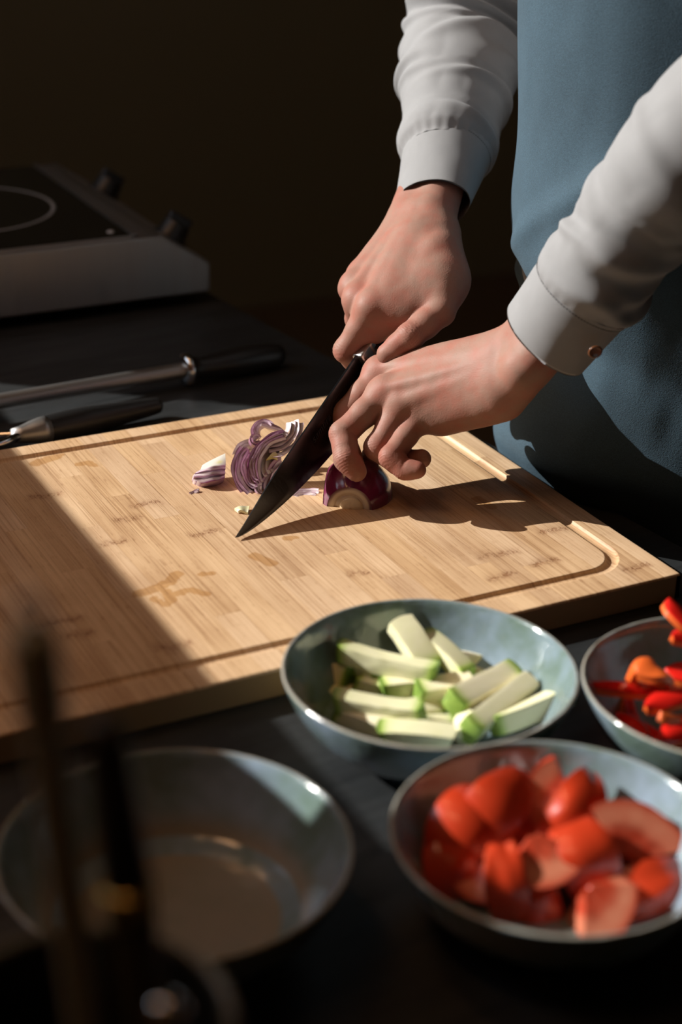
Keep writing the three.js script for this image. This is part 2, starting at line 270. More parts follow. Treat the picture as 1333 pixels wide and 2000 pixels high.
function bowl(u, v, r, label, turn, tan = 0) {
  const c = atY(u, v, BOWLH + CT - BT); const t = thing('ceramic_bowl', label, 'bowl', V(c.x, CT, c.z), 'glazed ceramic bowls on the counter');
  t.rotation.y = turn; const s = r / 0.0962; part('bowl_body', bowlGeo, bowlMats[tan], t).scale.set(s, 1, s); return t;
}
bowl(840, 1304, 0.0955, 'blue grey glazed bowl holding the pale zucchini sticks', 0.3);
bowl(1085, 1621, 0.0912, 'blue grey glazed bowl holding the cut tomato pieces', 1.9);
bowl(342, 1652, 0.0960, 'empty glazed bowl at the lower left with a brown rim', 3.6, 1);
bowl(1420, 1335, 0.0918, 'blue grey glazed bowl holding the red pepper strips', 5.0);

// ---------------------------------------------------------------- zucchini sticks
const zFlesh = [0, 1, 2].map(k => phy({ vertexColors: true, roughness: 0.42, color: lin(1 - 0.04 * k, 1 - 0.02 * k, 1 - 0.06 * k), clearcoat: 0.15, clearcoatRoughness: 0.3 }));
const zSkin = phy({ vertexColors: true, roughness: 0.38 });
function zStick(a, b, roll, w, h, label, sk0, sk1) {
  const t = thing('zucchini_stick', label, 'zucchini', V(0, 0, 0), 'zucchini sticks in the bowl');
  const L = along(t, a, b, roll), k0 = rr(-0.35, 0.35), k1 = rr(-0.35, 0.35), sd = rnd() * 50, bow = rr(-0.04, 0.04);
  const f = (p, q, r, i = 0, o = 1) => {                    // p along the length, q up, r across
    const P = lerp(i, o, p), y = (q - 0.5) * h, z = (r - 0.5) * w, rd = 1 - 0.05 * Math.pow(Math.abs(2 * q - 1) * Math.abs(2 * r - 1), 3);
    const cap = 0.10 * w * (1 - Math.pow(2 * r - 1, 2)); const e = (P - 0.5) * 2;
    return V((P - 0.5) * L + (e > 0 ? k1 : k0) * Math.abs(e) * y + Math.sign(e) * Math.pow(Math.abs(e), 8) * cap, y * rd + bow * L * (1 - e * e), z * rd + 0.0006 * (vn(P * 9 + sd, q * 3, r * 3) - 0.5));
  };
  const s = 0.0018 / L, i0 = sk0 ? s : 0, i1 = sk1 ? 1 - s : 1;
  part('flesh', slab([10, 5, 5], (p, q, r) => f(p, q, r, i0, i1), (p, q, r) => { const e = Math.min(sk0 ? p : 1, sk1 ? 1 - p : 1) * L, g = Math.exp(-e / 0.003), n = vn(p * 30 + sd, q * 6, r * 6); return [lerp(0.93, 0.42, g) - 0.06 * n, lerp(0.86, 0.56, g) - 0.04 * n, lerp(0.64, 0.14, g) - 0.10 * n]; }), zFlesh[Math.floor(rnd() * 3)], t);
  const pc = () => { const n = rnd() * 0.5; return (p, q, r) => { const m = clamp(n + vn(q * 9 + sd, r * 9) * 0.7); return [lerp(0.07, 0.26, m), lerp(0.17, 0.37, m), lerp(0.02, 0.07, m)]; }; };
  if (sk0) part('peel', slab([1, 5, 5], (p, q, r) => f(p, q, r, 0, s), pc()), zSkin, t);
  if (sk1) part('peel', slab([1, 5, 5], (p, q, r) => f(p, q, r, 1 - s, 1), pc()), zSkin, t);
  return t;
}
{
  // ends in crop pixels of the photograph, heights over the board's top
  const Z = (x, y) => [530 + x / 1.66, 1130 + y / 1.66];
  const list = [
    [160, 300, 262, 318, -0.004, 0.000, 'dark green stick lying in shade at the bowl\'s left wall', 0.017, 0.016],
    [160, 362, 290, 386, -0.008, -0.010, 'shaded stick at the left edge of the heap', 0.014, 0.013],
    [232, 262, 350, 312, 0.006, 0.004, 'stick under the long one at the upper left', 0.014, 0.013],
    [270, 300, 420, 326, 0.002, 0.000, 'narrow stick in the middle left of the heap', 0.012, 0.012],
    [278, 336, 372, 362, -0.001, -0.002, 'short stick in the middle left, half buried', 0.013, 0.013],
    [360, 362, 500, 350, 0.000, 0.000, 'short green cornered stick in the middle of the heap', 0.014, 0.015],
    [600, 262, 740, 276, 0.000, -0.004, 'stick lying flat at the back right of the heap', 0.015, 0.013],
    [470, 372, 648, 338, 0.002, 0.004, 'pale stick crossing the middle of the heap', 0.016, 0.015],
    [430, 430, 560, 420, -0.006, -0.008, 'stick buried under the middle of the heap', 0.014, 0.013],
    [480, 480, 590, 478, -0.010, -0.010, 'stick wedged low at the front of the heap', 0.014, 0.013],
    [226, 480, 390, 512, -0.013, -0.013, 'stick under the two front left ones', 0.013, 0.010],
    [600, 515, 650, 440, -0.008, 0.002, 'upright green ended stub in the front middle', 0.013, 0.013],
    [222, 232, 532, 306, 0.016, 0.012, 'longest stick, lying across the upper left of the heap', 0.016, 0.014],
    [214, 396, 494, 438, 0.006, 0.004, 'long pale stick in front left, upper of two', 0.018, 0.014],
    [214, 430, 410, 500, -0.002, -0.003, 'long stick in front left, lower of two', 0.014, 0.013],
    [360, 502, 580, 518, -0.003, -0.003, 'front stick with green right end near the rim', 0.017, 0.014],
    [416, 144, 510, 290, 0.026, 0.008, 'stick standing up highest at the back', 0.020, 0.014],
    [500, 192, 640, 316, 0.018, 0.006, 'stick leaning beside the highest one at the back', 0.016, 0.013],
    [592, 404, 786, 306, 0.008, 0.008, 'right hand stick with a green left end, upper of two', 0.018, 0.016],
    [640, 492, 826, 346, 0.000, 0.006, 'right hand stick with a green front end, lower of two', 0.016, 0.016],
    [720, 474, 966, 372, -0.002, 0.008, 'rightmost stick, leaning against the bowl wall', 0.017, 0.015],
    [640, 300, 700, 330, -0.006, -0.006, 'stub in the shade behind the right hand sticks', 0.013, 0.012],
  ];
  list.forEach(([x0, y0, x1, y1, h0, h1, label, w, h], k) => { const a = atY(...Z(x0, y0), h0), b = atY(...Z(x1, y1), h1); zStick(a, b, rr(-0.5, 0.5), w * 0.92, h * 0.92, 'zucchini ' + label, k % 5 !== 1, k % 4 !== 3); });
}

// ---------------------------------------------------------------- tomato pieces
const tSkin = phy({ color: lin(0.46, 0.036, 0.010), roughness: 0.28, clearcoat: 0.35, clearcoatRoughness: 0.16 });
const tFlesh = phy({ vertexColors: true, roughness: 0.3, clearcoat: 0.5, clearcoatRoughness: 0.15 });
// how: 'cut' turns a cut face to the eye, its skin edge toward deg (degrees in the picture, clockwise from the right); 'skin' turns the skin out, its length along deg
function tomato(u, v, h, R, how, deg, lift, ang, cut, label) {
  R *= 0.85; const t = thing('tomato_piece', 'tomato ' + label, 'tomato', atY(u, v, h), 'tomato pieces in the bowl');
  const n = V(0, 0, 1).applyQuaternion(camera.quaternion).lerp(V(0, 1, 0), lift).normalize(), rt = V(1, 0, 0).applyQuaternion(camera.quaternion), up = V(0, 1, 0).applyQuaternion(camera.quaternion), a0 = deg * Math.PI / 180;
  const d = rt.multiplyScalar(Math.cos(a0)).addScaledVector(up, -Math.sin(a0)); d.addScaledVector(n, -d.dot(n)).normalize();
  const F = new THREE.Matrix4(), L = new THREE.Matrix4(), c2 = Math.cos(ang / 2), s2 = Math.sin(ang / 2);
  if (how === 'cut') { F.makeBasis(d, n.clone().cross(d), n); L.makeBasis(V(c2, 0, s2), V(0, 1, 0), V(-s2, 0, c2)); }
  else { F.makeBasis(n, d, n.clone().cross(d)); L.identity(); }
  t.quaternion.setFromRotationMatrix(F.multiply(L.invert()));
  const th0 = cut[0] * Math.PI, th1 = cut[1] * Math.PI, sd = rnd() * 40;
  const raw = (a, b, c) => { const r = R * (0.10 + 0.90 * a), th = lerp(th0, th1, b), ph = lerp(-ang / 2, ang / 2, c); return V(r * Math.sin(th) * Math.cos(ph), r * 0.92 * Math.cos(th), r * Math.sin(th) * Math.sin(ph)); };
  const off = raw(0.62, 0.5, 0.5), fn = (a, b, c) => { const p = raw(a, b, c), q = 1 + 0.13 * (vn(a * 2.4 + sd, b * 3, c * 3) - 0.5) - (c < 0.02 || c > 0.98 ? 0.05 * Math.sin(a * Math.PI) * Math.sin(b * Math.PI) : 0); return p.multiplyScalar(q).sub(off); };
  part('skin', slab([1, 14, 12], fn, null, ['a1']), tSkin, t);
  part('flesh', slab([12, 14, 8], fn, (a, b, c) => { const m = vn(a * 8 + sd, b * 10, c * 5), rim = sst(0.84, 1, a), pale = sst(0.40, 0.70, a) * (1 - rim) * 0.75 + 0.4 * (m - 0.2), pit = sst(0.55, 0.8, vn(a * 5 + sd * 2, b * 6)) * sst(0.75, 0.5, a) * 0.6; return [lerp(lerp(0.45, 0.62, pale), 0.26, pit), lerp(lerp(0.040, 0.21, pale), 0.022, pit), lerp(lerp(0.015, 0.12, pale), 0.007, pit)]; }, ['a0', 'b0', 'b1', 'c0', 'c1']), tFlesh, t);
  return t;
}
{
  const Z = (x, y) => [733 + x / 2.2217, 1400 + y / 2.2217];
  const list = [
    // x, y (crop pixels), height, size, how, deg, lift, angle, cut, label
    [330, 690, -0.004, 0.032, 'skin', 80, 0.2, 1.2, [0.18, 0.72], 'piece in shade at the left of the heap'],
    [560, 560, -0.006, 0.034, 'cut', 200, 0.4, 1.3, [0.15, 0.8], 'piece sunk in the middle of the heap'],
    [690, 830, -0.012, 0.032, 'skin', 70, 0.2, 1.2, [0.15, 0.65], 'dark piece low at the front of the heap'],
    [660, 490, 0.000, 0.036, 'skin', 30, 0.5, 1.3, [0.15, 0.8], 'piece buried behind the middle of the heap'],
    [465, 750, -0.010, 0.030, 'cut', 120, 0.5, 1.1, [0.15, 0.7], 'orange tinged piece low in the front left'],
    [1010, 600, -0.006, 0.034, 'skin', 20, 0.3, 1.3, [0.15, 0.8], 'piece between the cut wedge and the front ones'],
    [800, 520, -0.002, 0.032, 'cut', 90, 0.6, 1.2, [0.15, 0.75], 'piece in the middle behind the shiny upright one'],
    [395, 470, 0.014, 0.040, 'skin', -58, 0.45, 1.25, [0.16, 0.80], 'big smooth piece leaning at the upper left'],
    [545, 360, 0.024, 0.040, 'skin', -50, 0.25, 1.05, [0.10, 0.66], 'smooth pointed piece above the big one at the upper left'],
    [720, 345, 0.018, 0.033, 'cut', 185, 0.15, 0.85, [0.14, 0.86], 'pale fleshed piece standing at the back middle'],
    [875, 390, 0.018, 0.044, 'skin', -62, 0.1, 0.95, [0.05, 0.62], 'bright pointed wedge standing at the back'],
    [1125, 490, 0.010, 0.044, 'cut', -50, 0.25, 1.1, [0.10, 0.72], 'broad wedge at the right showing its cut face'],
    [735, 665, 0.004, 0.040, 'cut', 75, 0.55, 1.0, [0.22, 0.78], 'pink cut piece in the middle of the front'],
    [565, 745, 0.000, 0.036, 'skin', 84, 0.1, 0.8, [0.14, 0.80], 'narrow wedge standing at the front left'],
    [925, 660, 0.004, 0.042, 'skin', 70, 0.3, 1.0, [0.12, 0.74], 'shiny upright piece right of the middle'],
    [1000, 840, -0.006, 0.036, 'cut', 60, 0.35, 1.2, [0.16, 0.72], 'front piece lying nearest the rim'],
    [1200, 750, -0.004, 0.040, 'skin', -28, 0.4, 0.95, [0.14, 0.80], 'smooth piece lying apart at the right'],
  ];
  for (const [x, y, ...r] of list) tomato(...Z(x, y), ...r);
}

// ---------------------------------------------------------------- pepper strips
const pSkin = phy({ color: lin(0.62, 0.014, 0.009), roughness: 0.18, clearcoat: 0.8, clearcoatRoughness: 0.06 });
const pFlesh = phy({ color: lin(0.70, 0.12, 0.020), roughness: 0.4 });
function pepper(pts, w, tilt, label, orange) {
  const P = pts.map(([u, v, h]) => atY(u, v, h + 0.004)), c0 = P[0].clone().add(P[P.length - 1]).multiplyScalar(0.5), crv = new THREE.CatmullRomCurve3(P.map(p => p.clone().sub(c0)), false, 'centripetal');
  const t = thing('pepper_strip', 'red pepper ' + label, 'pepper', c0, 'red pepper strips in the bowl');
  const up = V(Math.sin(tilt) * 0.7, Math.cos(tilt), Math.sin(tilt) * 0.7);
  const mk = (lo, hi) => (a, b, c) => { const p = crv.getPoint(a), tg = crv.getTangent(a), s = tg.clone().cross(up).normalize(), n = s.clone().cross(tg); const taper = Math.pow(Math.sin(Math.PI * clamp(0.03 + a * 0.90)), 0.62), bz = (b - 0.5) * w * taper, cv = -0.16 * w * Math.pow(2 * b - 1, 2); return p.addScaledVector(s, bz).addScaledVector(n, cv + lerp(lo, hi, c)); };
  part('skin', slab([18, 6, 1], mk(0.0012, 0.0026)), orange ? pFlesh : pSkin, t);
  part('flesh', slab([18, 6, 1], mk(-0.0026, 0.0012)), pFlesh, t);
}
{
  const list = [
    [[[1215, 1400, -0.01], [1260, 1420, -0.012], [1330, 1460, -0.012]], 0.016, 0.5, 'strip low at the front of the bowl'],
    [[[1250, 1300, -0.004], [1330, 1300, 0.0], [1410, 1310, 0.0]], 0.016, -0.3, 'strip lying across the back of the heap'],
    [[[1225, 1340, -0.006], [1240, 1400, -0.01], [1275, 1445, -0.012], [1340, 1470, -0.012]], 0.014, 0.6, 'curved strip round the front left of the bowl'],
    [[[1205, 1395, -0.006], [1235, 1410, -0.006], [1265, 1440, -0.008]], 0.014, 0.2, 'short strip lying in front by the bowl wall'],
    [[[1205, 1280, 0.004], [1235, 1295, 0.002], [1255, 1320, 0.0]], 0.012, 0.3, 'pointed strip at the upper left of the heap'],
    [[[1150, 1338, 0.016], [1200, 1340, 0.014], [1270, 1345, 0.008], [1330, 1330, 0.006]], 0.013, 0.1, 'long strip reaching over the left rim'],
    [[[1262, 1382, 0.012], [1300, 1364, 0.014], [1370, 1350, 0.014]], 0.016, 0.2, 'broad strip lying across the middle'],
    [[[1290, 1450, -0.002], [1330, 1420, 0.002], [1380, 1400, 0.002]], 0.018, 0.4, 'folded strip with a shiny spot at the front right'],
    [[[1304, 1172, 0.05], [1325, 1192, 0.046], [1350, 1226, 0.04]], 0.020, 0.7, 'strip standing highest above the rim at the right'],
    [[[1314, 1245, 0.035], [1340, 1240, 0.034], [1380, 1236, 0.03]], 0.014, 0.3, 'strip just under the highest one at the right'],
    [[[1300, 1310, 0.012], [1330, 1318, 0.012], [1380, 1330, 0.012]], 0.014, 0.1, 'strip at the right edge of the picture'],
  ];
  for (const a of list) pepper(...a);
  pepper([[1228, 1330, 0.014], [1248, 1296, 0.028], [1280, 1308, 0.026], [1312, 1332, 0.016]], 0.022, -0.5, 'piece turned to show its orange inside', true);
  pepper([[1290, 1396, 0.010], [1320, 1404, 0.004], [1350, 1410, 0.002]], 0.013, -0.3, 'small piece with its orange inside turned up', true);
}

// ---------------------------------------------------------------- metals and plastics
const brushed = texture(512, 512, (i, j) => { const n = fbm(i / 3, j / 120, 2, 3); return 0.32 + 0.25 * n; }, false);
const steel = phy({ color: lin(0.42, 0.41, 0.40), metalness: 1, roughness: 1, roughnessMap: brushed });
const polished = phy({ color: lin(0.62, 0.62, 0.63), metalness: 1, roughness: 0.14 });
const blackPlastic = phy({ color: lin(0.012, 0.012, 0.012), roughness: 0.38 });
const rubber = std({ color: lin(0.01, 0.01, 0.01), roughness: 0.8 });

// ---------------------------------------------------------------- the hob
{
  // its near right lower corner stands under pixel (410, 560); it is set square to the board
  const fh = 0.016, cor = atY(408, 566, CT - BT + fh);
  const t = thing('electric_hob', 'portable steel hob with a dark glass top and black knobs on the right', 'hob', V(cor.x, CT, cor.z));
  // profile in x (toward the person) and y, extruded along -z
  const Lx = 0.36, Wz = 0.37, Hh = 0.067, sl = 0.056, lowf = 0.030;
  const sh = new THREE.Shape(); sh.moveTo(-Lx, fh); sh.lineTo(-0.004, fh); sh.quadraticCurveTo(0, fh, 0, fh + 0.004); sh.lineTo(0, fh + lowf); sh.lineTo(-0.003, fh + lowf + 0.003); sh.lineTo(-sl, fh + Hh); sh.lineTo(-Lx, fh + Hh); sh.closePath();
  const g = new THREE.ExtrudeGeometry(sh, { depth: Wz - 0.004, bevelEnabled: true, bevelSize: 0.002, bevelThickness: 0.002, bevelSegments: 2 }); g.translate(0, 0, -Wz + 0.002);
  part('housing', g, steel, t);
  const top = rbox(Lx - sl - 0.044, 0.004, Wz - 0.02, 0.0015); top.translate(-(Lx + sl) / 2 - 0.010, fh + Hh + 0.0028, -Wz / 2);
  const gl = part('glass_plate', top, phy({ color: lin(0.006, 0.006, 0.007), roughness: 0.12 }), t);
  const ring = new THREE.TorusGeometry(0.105, 0.0022, 6, 80); ring.rotateX(Math.PI / 2); ring.scale(1, 0.15, 1); ring.translate(-(Lx + sl) / 2 - 0.022, fh + Hh + 0.0049, -Wz / 2);
  part('heat_ring', ring, std({ color: lin(0.30, 0.29, 0.28), roughness: 0.5 }), gl);
  const fr = merge(box(-Lx + 0.01, -sl - 0.026, fh + Hh + 0.0006, fh + Hh + 0.0040, -0.012, -0.008), box(-sl - 0.032, -sl - 0.026, fh + Hh + 0.0006, fh + Hh + 0.0055, -Wz + 0.008, -0.008)); part('glass_frame', fr, steel, t);
  const a = Math.atan2(Hh - lowf, sl);
  for (const z of [-0.050, -0.27]) {
    const k = new THREE.Group(); k.name = 'knob'; t.add(k); k.position.set(-sl * 0.50, fh + (Hh + lowf) / 2 + 0.001, z); k.rotation.z = -a;
    const pts = [[0, 0], [0.021, 0], [0.021, 0.003], [0.0175, 0.006], [0.0155, 0.021], [0.014, 0.0225], [0, 0.0225]].map(p => new THREE.Vector2(...p));
    part('knob_body', new THREE.LatheGeometry(pts, 32), blackPlastic, k); const grip = rbox(0.030, 0.010, 0.008, 0.002); grip.translate(0, 0.026, 0); part('knob_grip', grip, blackPlastic, k);
  }
  const lp = new THREE.SphereGeometry(0.004, 12, 8); lp.scale(1, 0.4, 1); lp.translate(-sl - 0.05, fh + Hh + 0.0050, -0.028); part('marker', lp, std({ color: lin(0.5, 0.5, 0.5), roughness: 0.4 }), t);
  for (const [x, z] of [[-0.035, -0.03], [-0.035, -Wz + 0.03], [-Lx + 0.03, -0.03], [-Lx + 0.03, -Wz + 0.03]]) { const f = new THREE.LatheGeometry([[0, 0], [0.011, 0], [0.014, 0.004], [0.012, fh + 0.001], [0, fh + 0.001]].map(p => new THREE.Vector2(...p)), 20); f.translate(x, 0, z); part('foot', f, rubber, t); }
}

// ---------------------------------------------------------------- the sharpening steel
{
  const hE = atY(556, 690, CT - BT + 0.014), col = atY(366, 722, CT - BT + 0.016), tipP = atY(-120, 830, CT - BT + 0.006);
  const t = thing('sharpening_steel', 'round sharpening steel with a black handle lying behind the cutting board', 'sharpening steel', col.clone());
  const L1 = hE.clone().sub(col), ax = L1.clone().normalize(); t.quaternion.setFromUnitVectors(V(0, 1, 0), ax);
  const len = L1.length(), prof = (a) => new THREE.LatheGeometry(a.map(p => new THREE.Vector2(...p)), 32);
  const hcrv = new THREE.SplineCurve([[0.0145, 0.002], [0.0115, 0.012], [0.0125, 0.03], [0.0145, 0.055], [0.0145, 0.08], [0.0125, len - 0.012], [0.008, len - 0.003], [0, len]].map(p => new THREE.Vector2(...p)));
  part('handle', new THREE.LatheGeometry(hcrv.getPoints(40).map(p => new THREE.Vector2(Math.max(0, p.x), p.y)), 32), blackPlastic, t);
  part('collar', prof([[0.004, -0.007], [0.013, -0.006], [0.0165, -0.003], [0.017, 0.001], [0.014, 0.0025], [0, 0.0025]]), polished, t);
  const rod = new THREE.CylinderGeometry(0.0080, 0.0070, 0.34, 24); rod.translate(0, -0.174, 0); rod.rotateX(0);
  part('rod', rod, steel, t);
}
// ---------------------------------------------------------------- the black handled tool beside it
{
  const e = atY(318, 790, CT - BT + 0.012), c = atY(92, 838, CT - BT + 0.013), d = c.clone().sub(e).normalize();
  const t = thing('carving_fork', 'black handled steel kitchen tool lying along the far edge of the cutting board', 'kitchen tool', c.clone());
  t.quaternion.setFromUnitVectors(V(0, 1, 0), e.clone().sub(c).normalize());
  const len = c.distanceTo(e), hc = new THREE.SplineCurve([[0.0125, 0], [0.013, 0.01], [0.0135, 0.035], [0.012, 0.06], [0.0085, len - 0.012], [0.006, len - 0.003], [0, len]].map(p => new THREE.Vector2(...p)));
  const hg = new THREE.LatheGeometry(hc.getPoints(40).map(p => new THREE.Vector2(Math.max(0, p.x), p.y)), 28); hg.scale(1, 1, 0.9); part('handle', hg, blackPlastic, t);
  const bol = new THREE.LatheGeometry([[0, 0.001], [0.0122, 0.001], [0.0122, -0.006], [0.0105, -0.016], [0.008, -0.026], [0.0072, -0.034], [0, -0.036]].map(p => new THREE.Vector2(...p)), 28); part('bolster', bol, steel, t);
  // a flat steel loop going on from the bolster
  for (const s of [-1, 1]) { const cv = new THREE.CatmullRomCurve3([V(0, -0.03, s * 0.003), V(0, -0.05, s * 0.014), V(0, -0.09, s * 0.017), V(0, -0.16, s * 0.014)]); const g = new THREE.TubeGeometry(cv, 24, 0.0042, 10); part('prong', g, polished, t); }
}

// ---------------------------------------------------------------- the person
// signed distances: a tapered capsule, a smooth union, and a mesher (surface nets with the vertices pulled onto the surface)
function cone(a, b, ra, rb) {
  const bx = b.x - a.x, by = b.y - a.y, bz = b.z - a.z, l2 = bx * bx + by * by + bz * bz, r = ra - rb, a2 = l2 - r * r, il2 = 1 / l2;
  return (x, y, z) => {
    const px = x - a.x, py = y - a.y, pz = z - a.z, yy = px * bx + py * by + pz * bz, zz = yy - l2;
    const qx = px * l2 - bx * yy, qy = py * l2 - by * yy, qz = pz * l2 - bz * yy, x2 = qx * qx + qy * qy + qz * qz, y2 = yy * yy * l2, z2 = zz * zz * l2, k = Math.sign(r) * r * r * x2;
    if (Math.sign(zz) * a2 * z2 > k) return Math.sqrt(x2 + z2) * il2 - rb;
    if (Math.sign(yy) * a2 * y2 < k) return Math.sqrt(x2 + y2) * il2 - ra;
    return (Math.sqrt(x2 * a2 * il2) + yy * r) * il2 - ra;
  };
}
const smin = (a, b, k) => { const h = Math.max(k - Math.abs(a - b), 0) / k; return Math.min(a, b) - h * h * k * 0.25; };
function surfaceNet(sdf, lo, hi, h) {
  const nx = Math.ceil((hi.x - lo.x) / h) + 1, ny = Math.ceil((hi.y - lo.y) / h) + 1, nz = Math.ceil((hi.z - lo.z) / h) + 1, F = new Float32Array(nx * ny * nz), B = 6;
  for (let k0 = 0; k0 < nz; k0 += B) for (let j0 = 0; j0 < ny; j0 += B) for (let i0 = 0; i0 < nx; i0 += B) {
    const c = sdf(lo.x + (i0 + B / 2) * h, lo.y + (j0 + B / 2) * h, lo.z + (k0 + B / 2) * h), far = Math.abs(c) > B * h * 1.25;
    for (let k = k0; k < Math.min(nz, k0 + B); k++) for (let j = j0; j < Math.min(ny, j0 + B); j++) for (let i = i0; i < Math.min(nx, i0 + B); i++) F[(k * ny + j) * nx + i] = far ? c : sdf(lo.x + i * h, lo.y + j * h, lo.z + k * h);
  }
  const id = new Int32Array(nx * ny * nz).fill(-1), pos = [], idx = [];
  const E = []; for (let a = 0; a < 8; a++) for (const b of [1, 2, 4]) if (!(a & b)) E.push([a, a | b]);
  const offs = [0, 1, nx, nx + 1, nx * ny, nx * ny + 1, nx * ny + nx, nx * ny + nx + 1];
  for (let k = 0; k < nz - 1; k++) for (let j = 0; j < ny - 1; j++) for (let i = 0; i < nx - 1; i++) {
    const o = (k * ny + j) * nx + i; let m = 0; for (let q = 0; q < 8; q++) if (F[o + offs[q]] < 0) m |= 1 << q; if (m === 0 || m === 255) continue;
    let sx = 0, sy = 0, sz = 0, n = 0;
    for (const [a, b] of E) { const fa = F[o + offs[a]], fb = F[o + offs[b]]; if ((fa < 0) === (fb < 0)) continue; const t = fa / (fa - fb); sx += lerp(a & 1, b & 1, t); sy += lerp(a >> 1 & 1, b >> 1 & 1, t); sz += lerp(a >> 2, b >> 2, t); n++; }
    id[o] = pos.length / 3; pos.push(lo.x + (i + sx / n) * h, lo.y + (j + sy / n) * h, lo.z + (k + sz / n) * h);
  }
  for (let k = 1; k < nz - 1; k++) for (let j = 1; j < ny - 1; j++) for (let i = 1; i < nx - 1; i++) {
    const o = (k * ny + j) * nx + i, f0 = F[o] < 0;
    const quad = (a, b, c, d, flip) => { if (a < 0 || b < 0 || c < 0 || d < 0) return; flip ? idx.push(a, d, c, a, c, b) : idx.push(a, b, c, a, c, d); };
    if (f0 !== F[o + 1] < 0) quad(id[o], id[o - nx], id[o - nx - nx * ny], id[o - nx * ny], f0 === false);
    if (f0 !== F[o + nx] < 0) quad(id[o], id[o - nx * ny], id[o - 1 - nx * ny], id[o - 1], f0 === false);
    if (f0 !== F[o + nx * ny] < 0) quad(id[o], id[o - 1], id[o - 1 - nx], id[o - nx], f0 === false);
  }
  const e = h * 0.35, nor = new Float32Array(pos.length);
  for (let q = 0; q < pos.length; q += 3) {
    let x = pos[q], y = pos[q + 1], z = pos[q + 2], gx, gy, gz, l;
    for (let it = 0; it < 2; it++) { gx = sdf(x + e, y, z) - sdf(x - e, y, z); gy = sdf(x, y + e, z) - sdf(x, y - e, z); gz = sdf(x, y, z + e) - sdf(x, y, z - e); l = Math.hypot(gx, gy, gz) || 1; if (it) break; const s = clamp(sdf(x, y, z) / Math.max(0.5, l / (2 * e)), -h * 0.5, h * 0.5); x -= gx / l * s; y -= gy / l * s; z -= gz / l * s; }
    pos[q] = x; pos[q + 1] = y; pos[q + 2] = z; nor[q] = gx / l; nor[q + 1] = gy / l; nor[q + 2] = gz / l;
  }
  const g = new THREE.BufferGeometry(); g.setAttribute('position', new THREE.Float32BufferAttribute(pos, 3)); g.setAttribute('normal', new THREE.BufferAttribute(nor, 3)); g.setIndex(idx); return g;
}

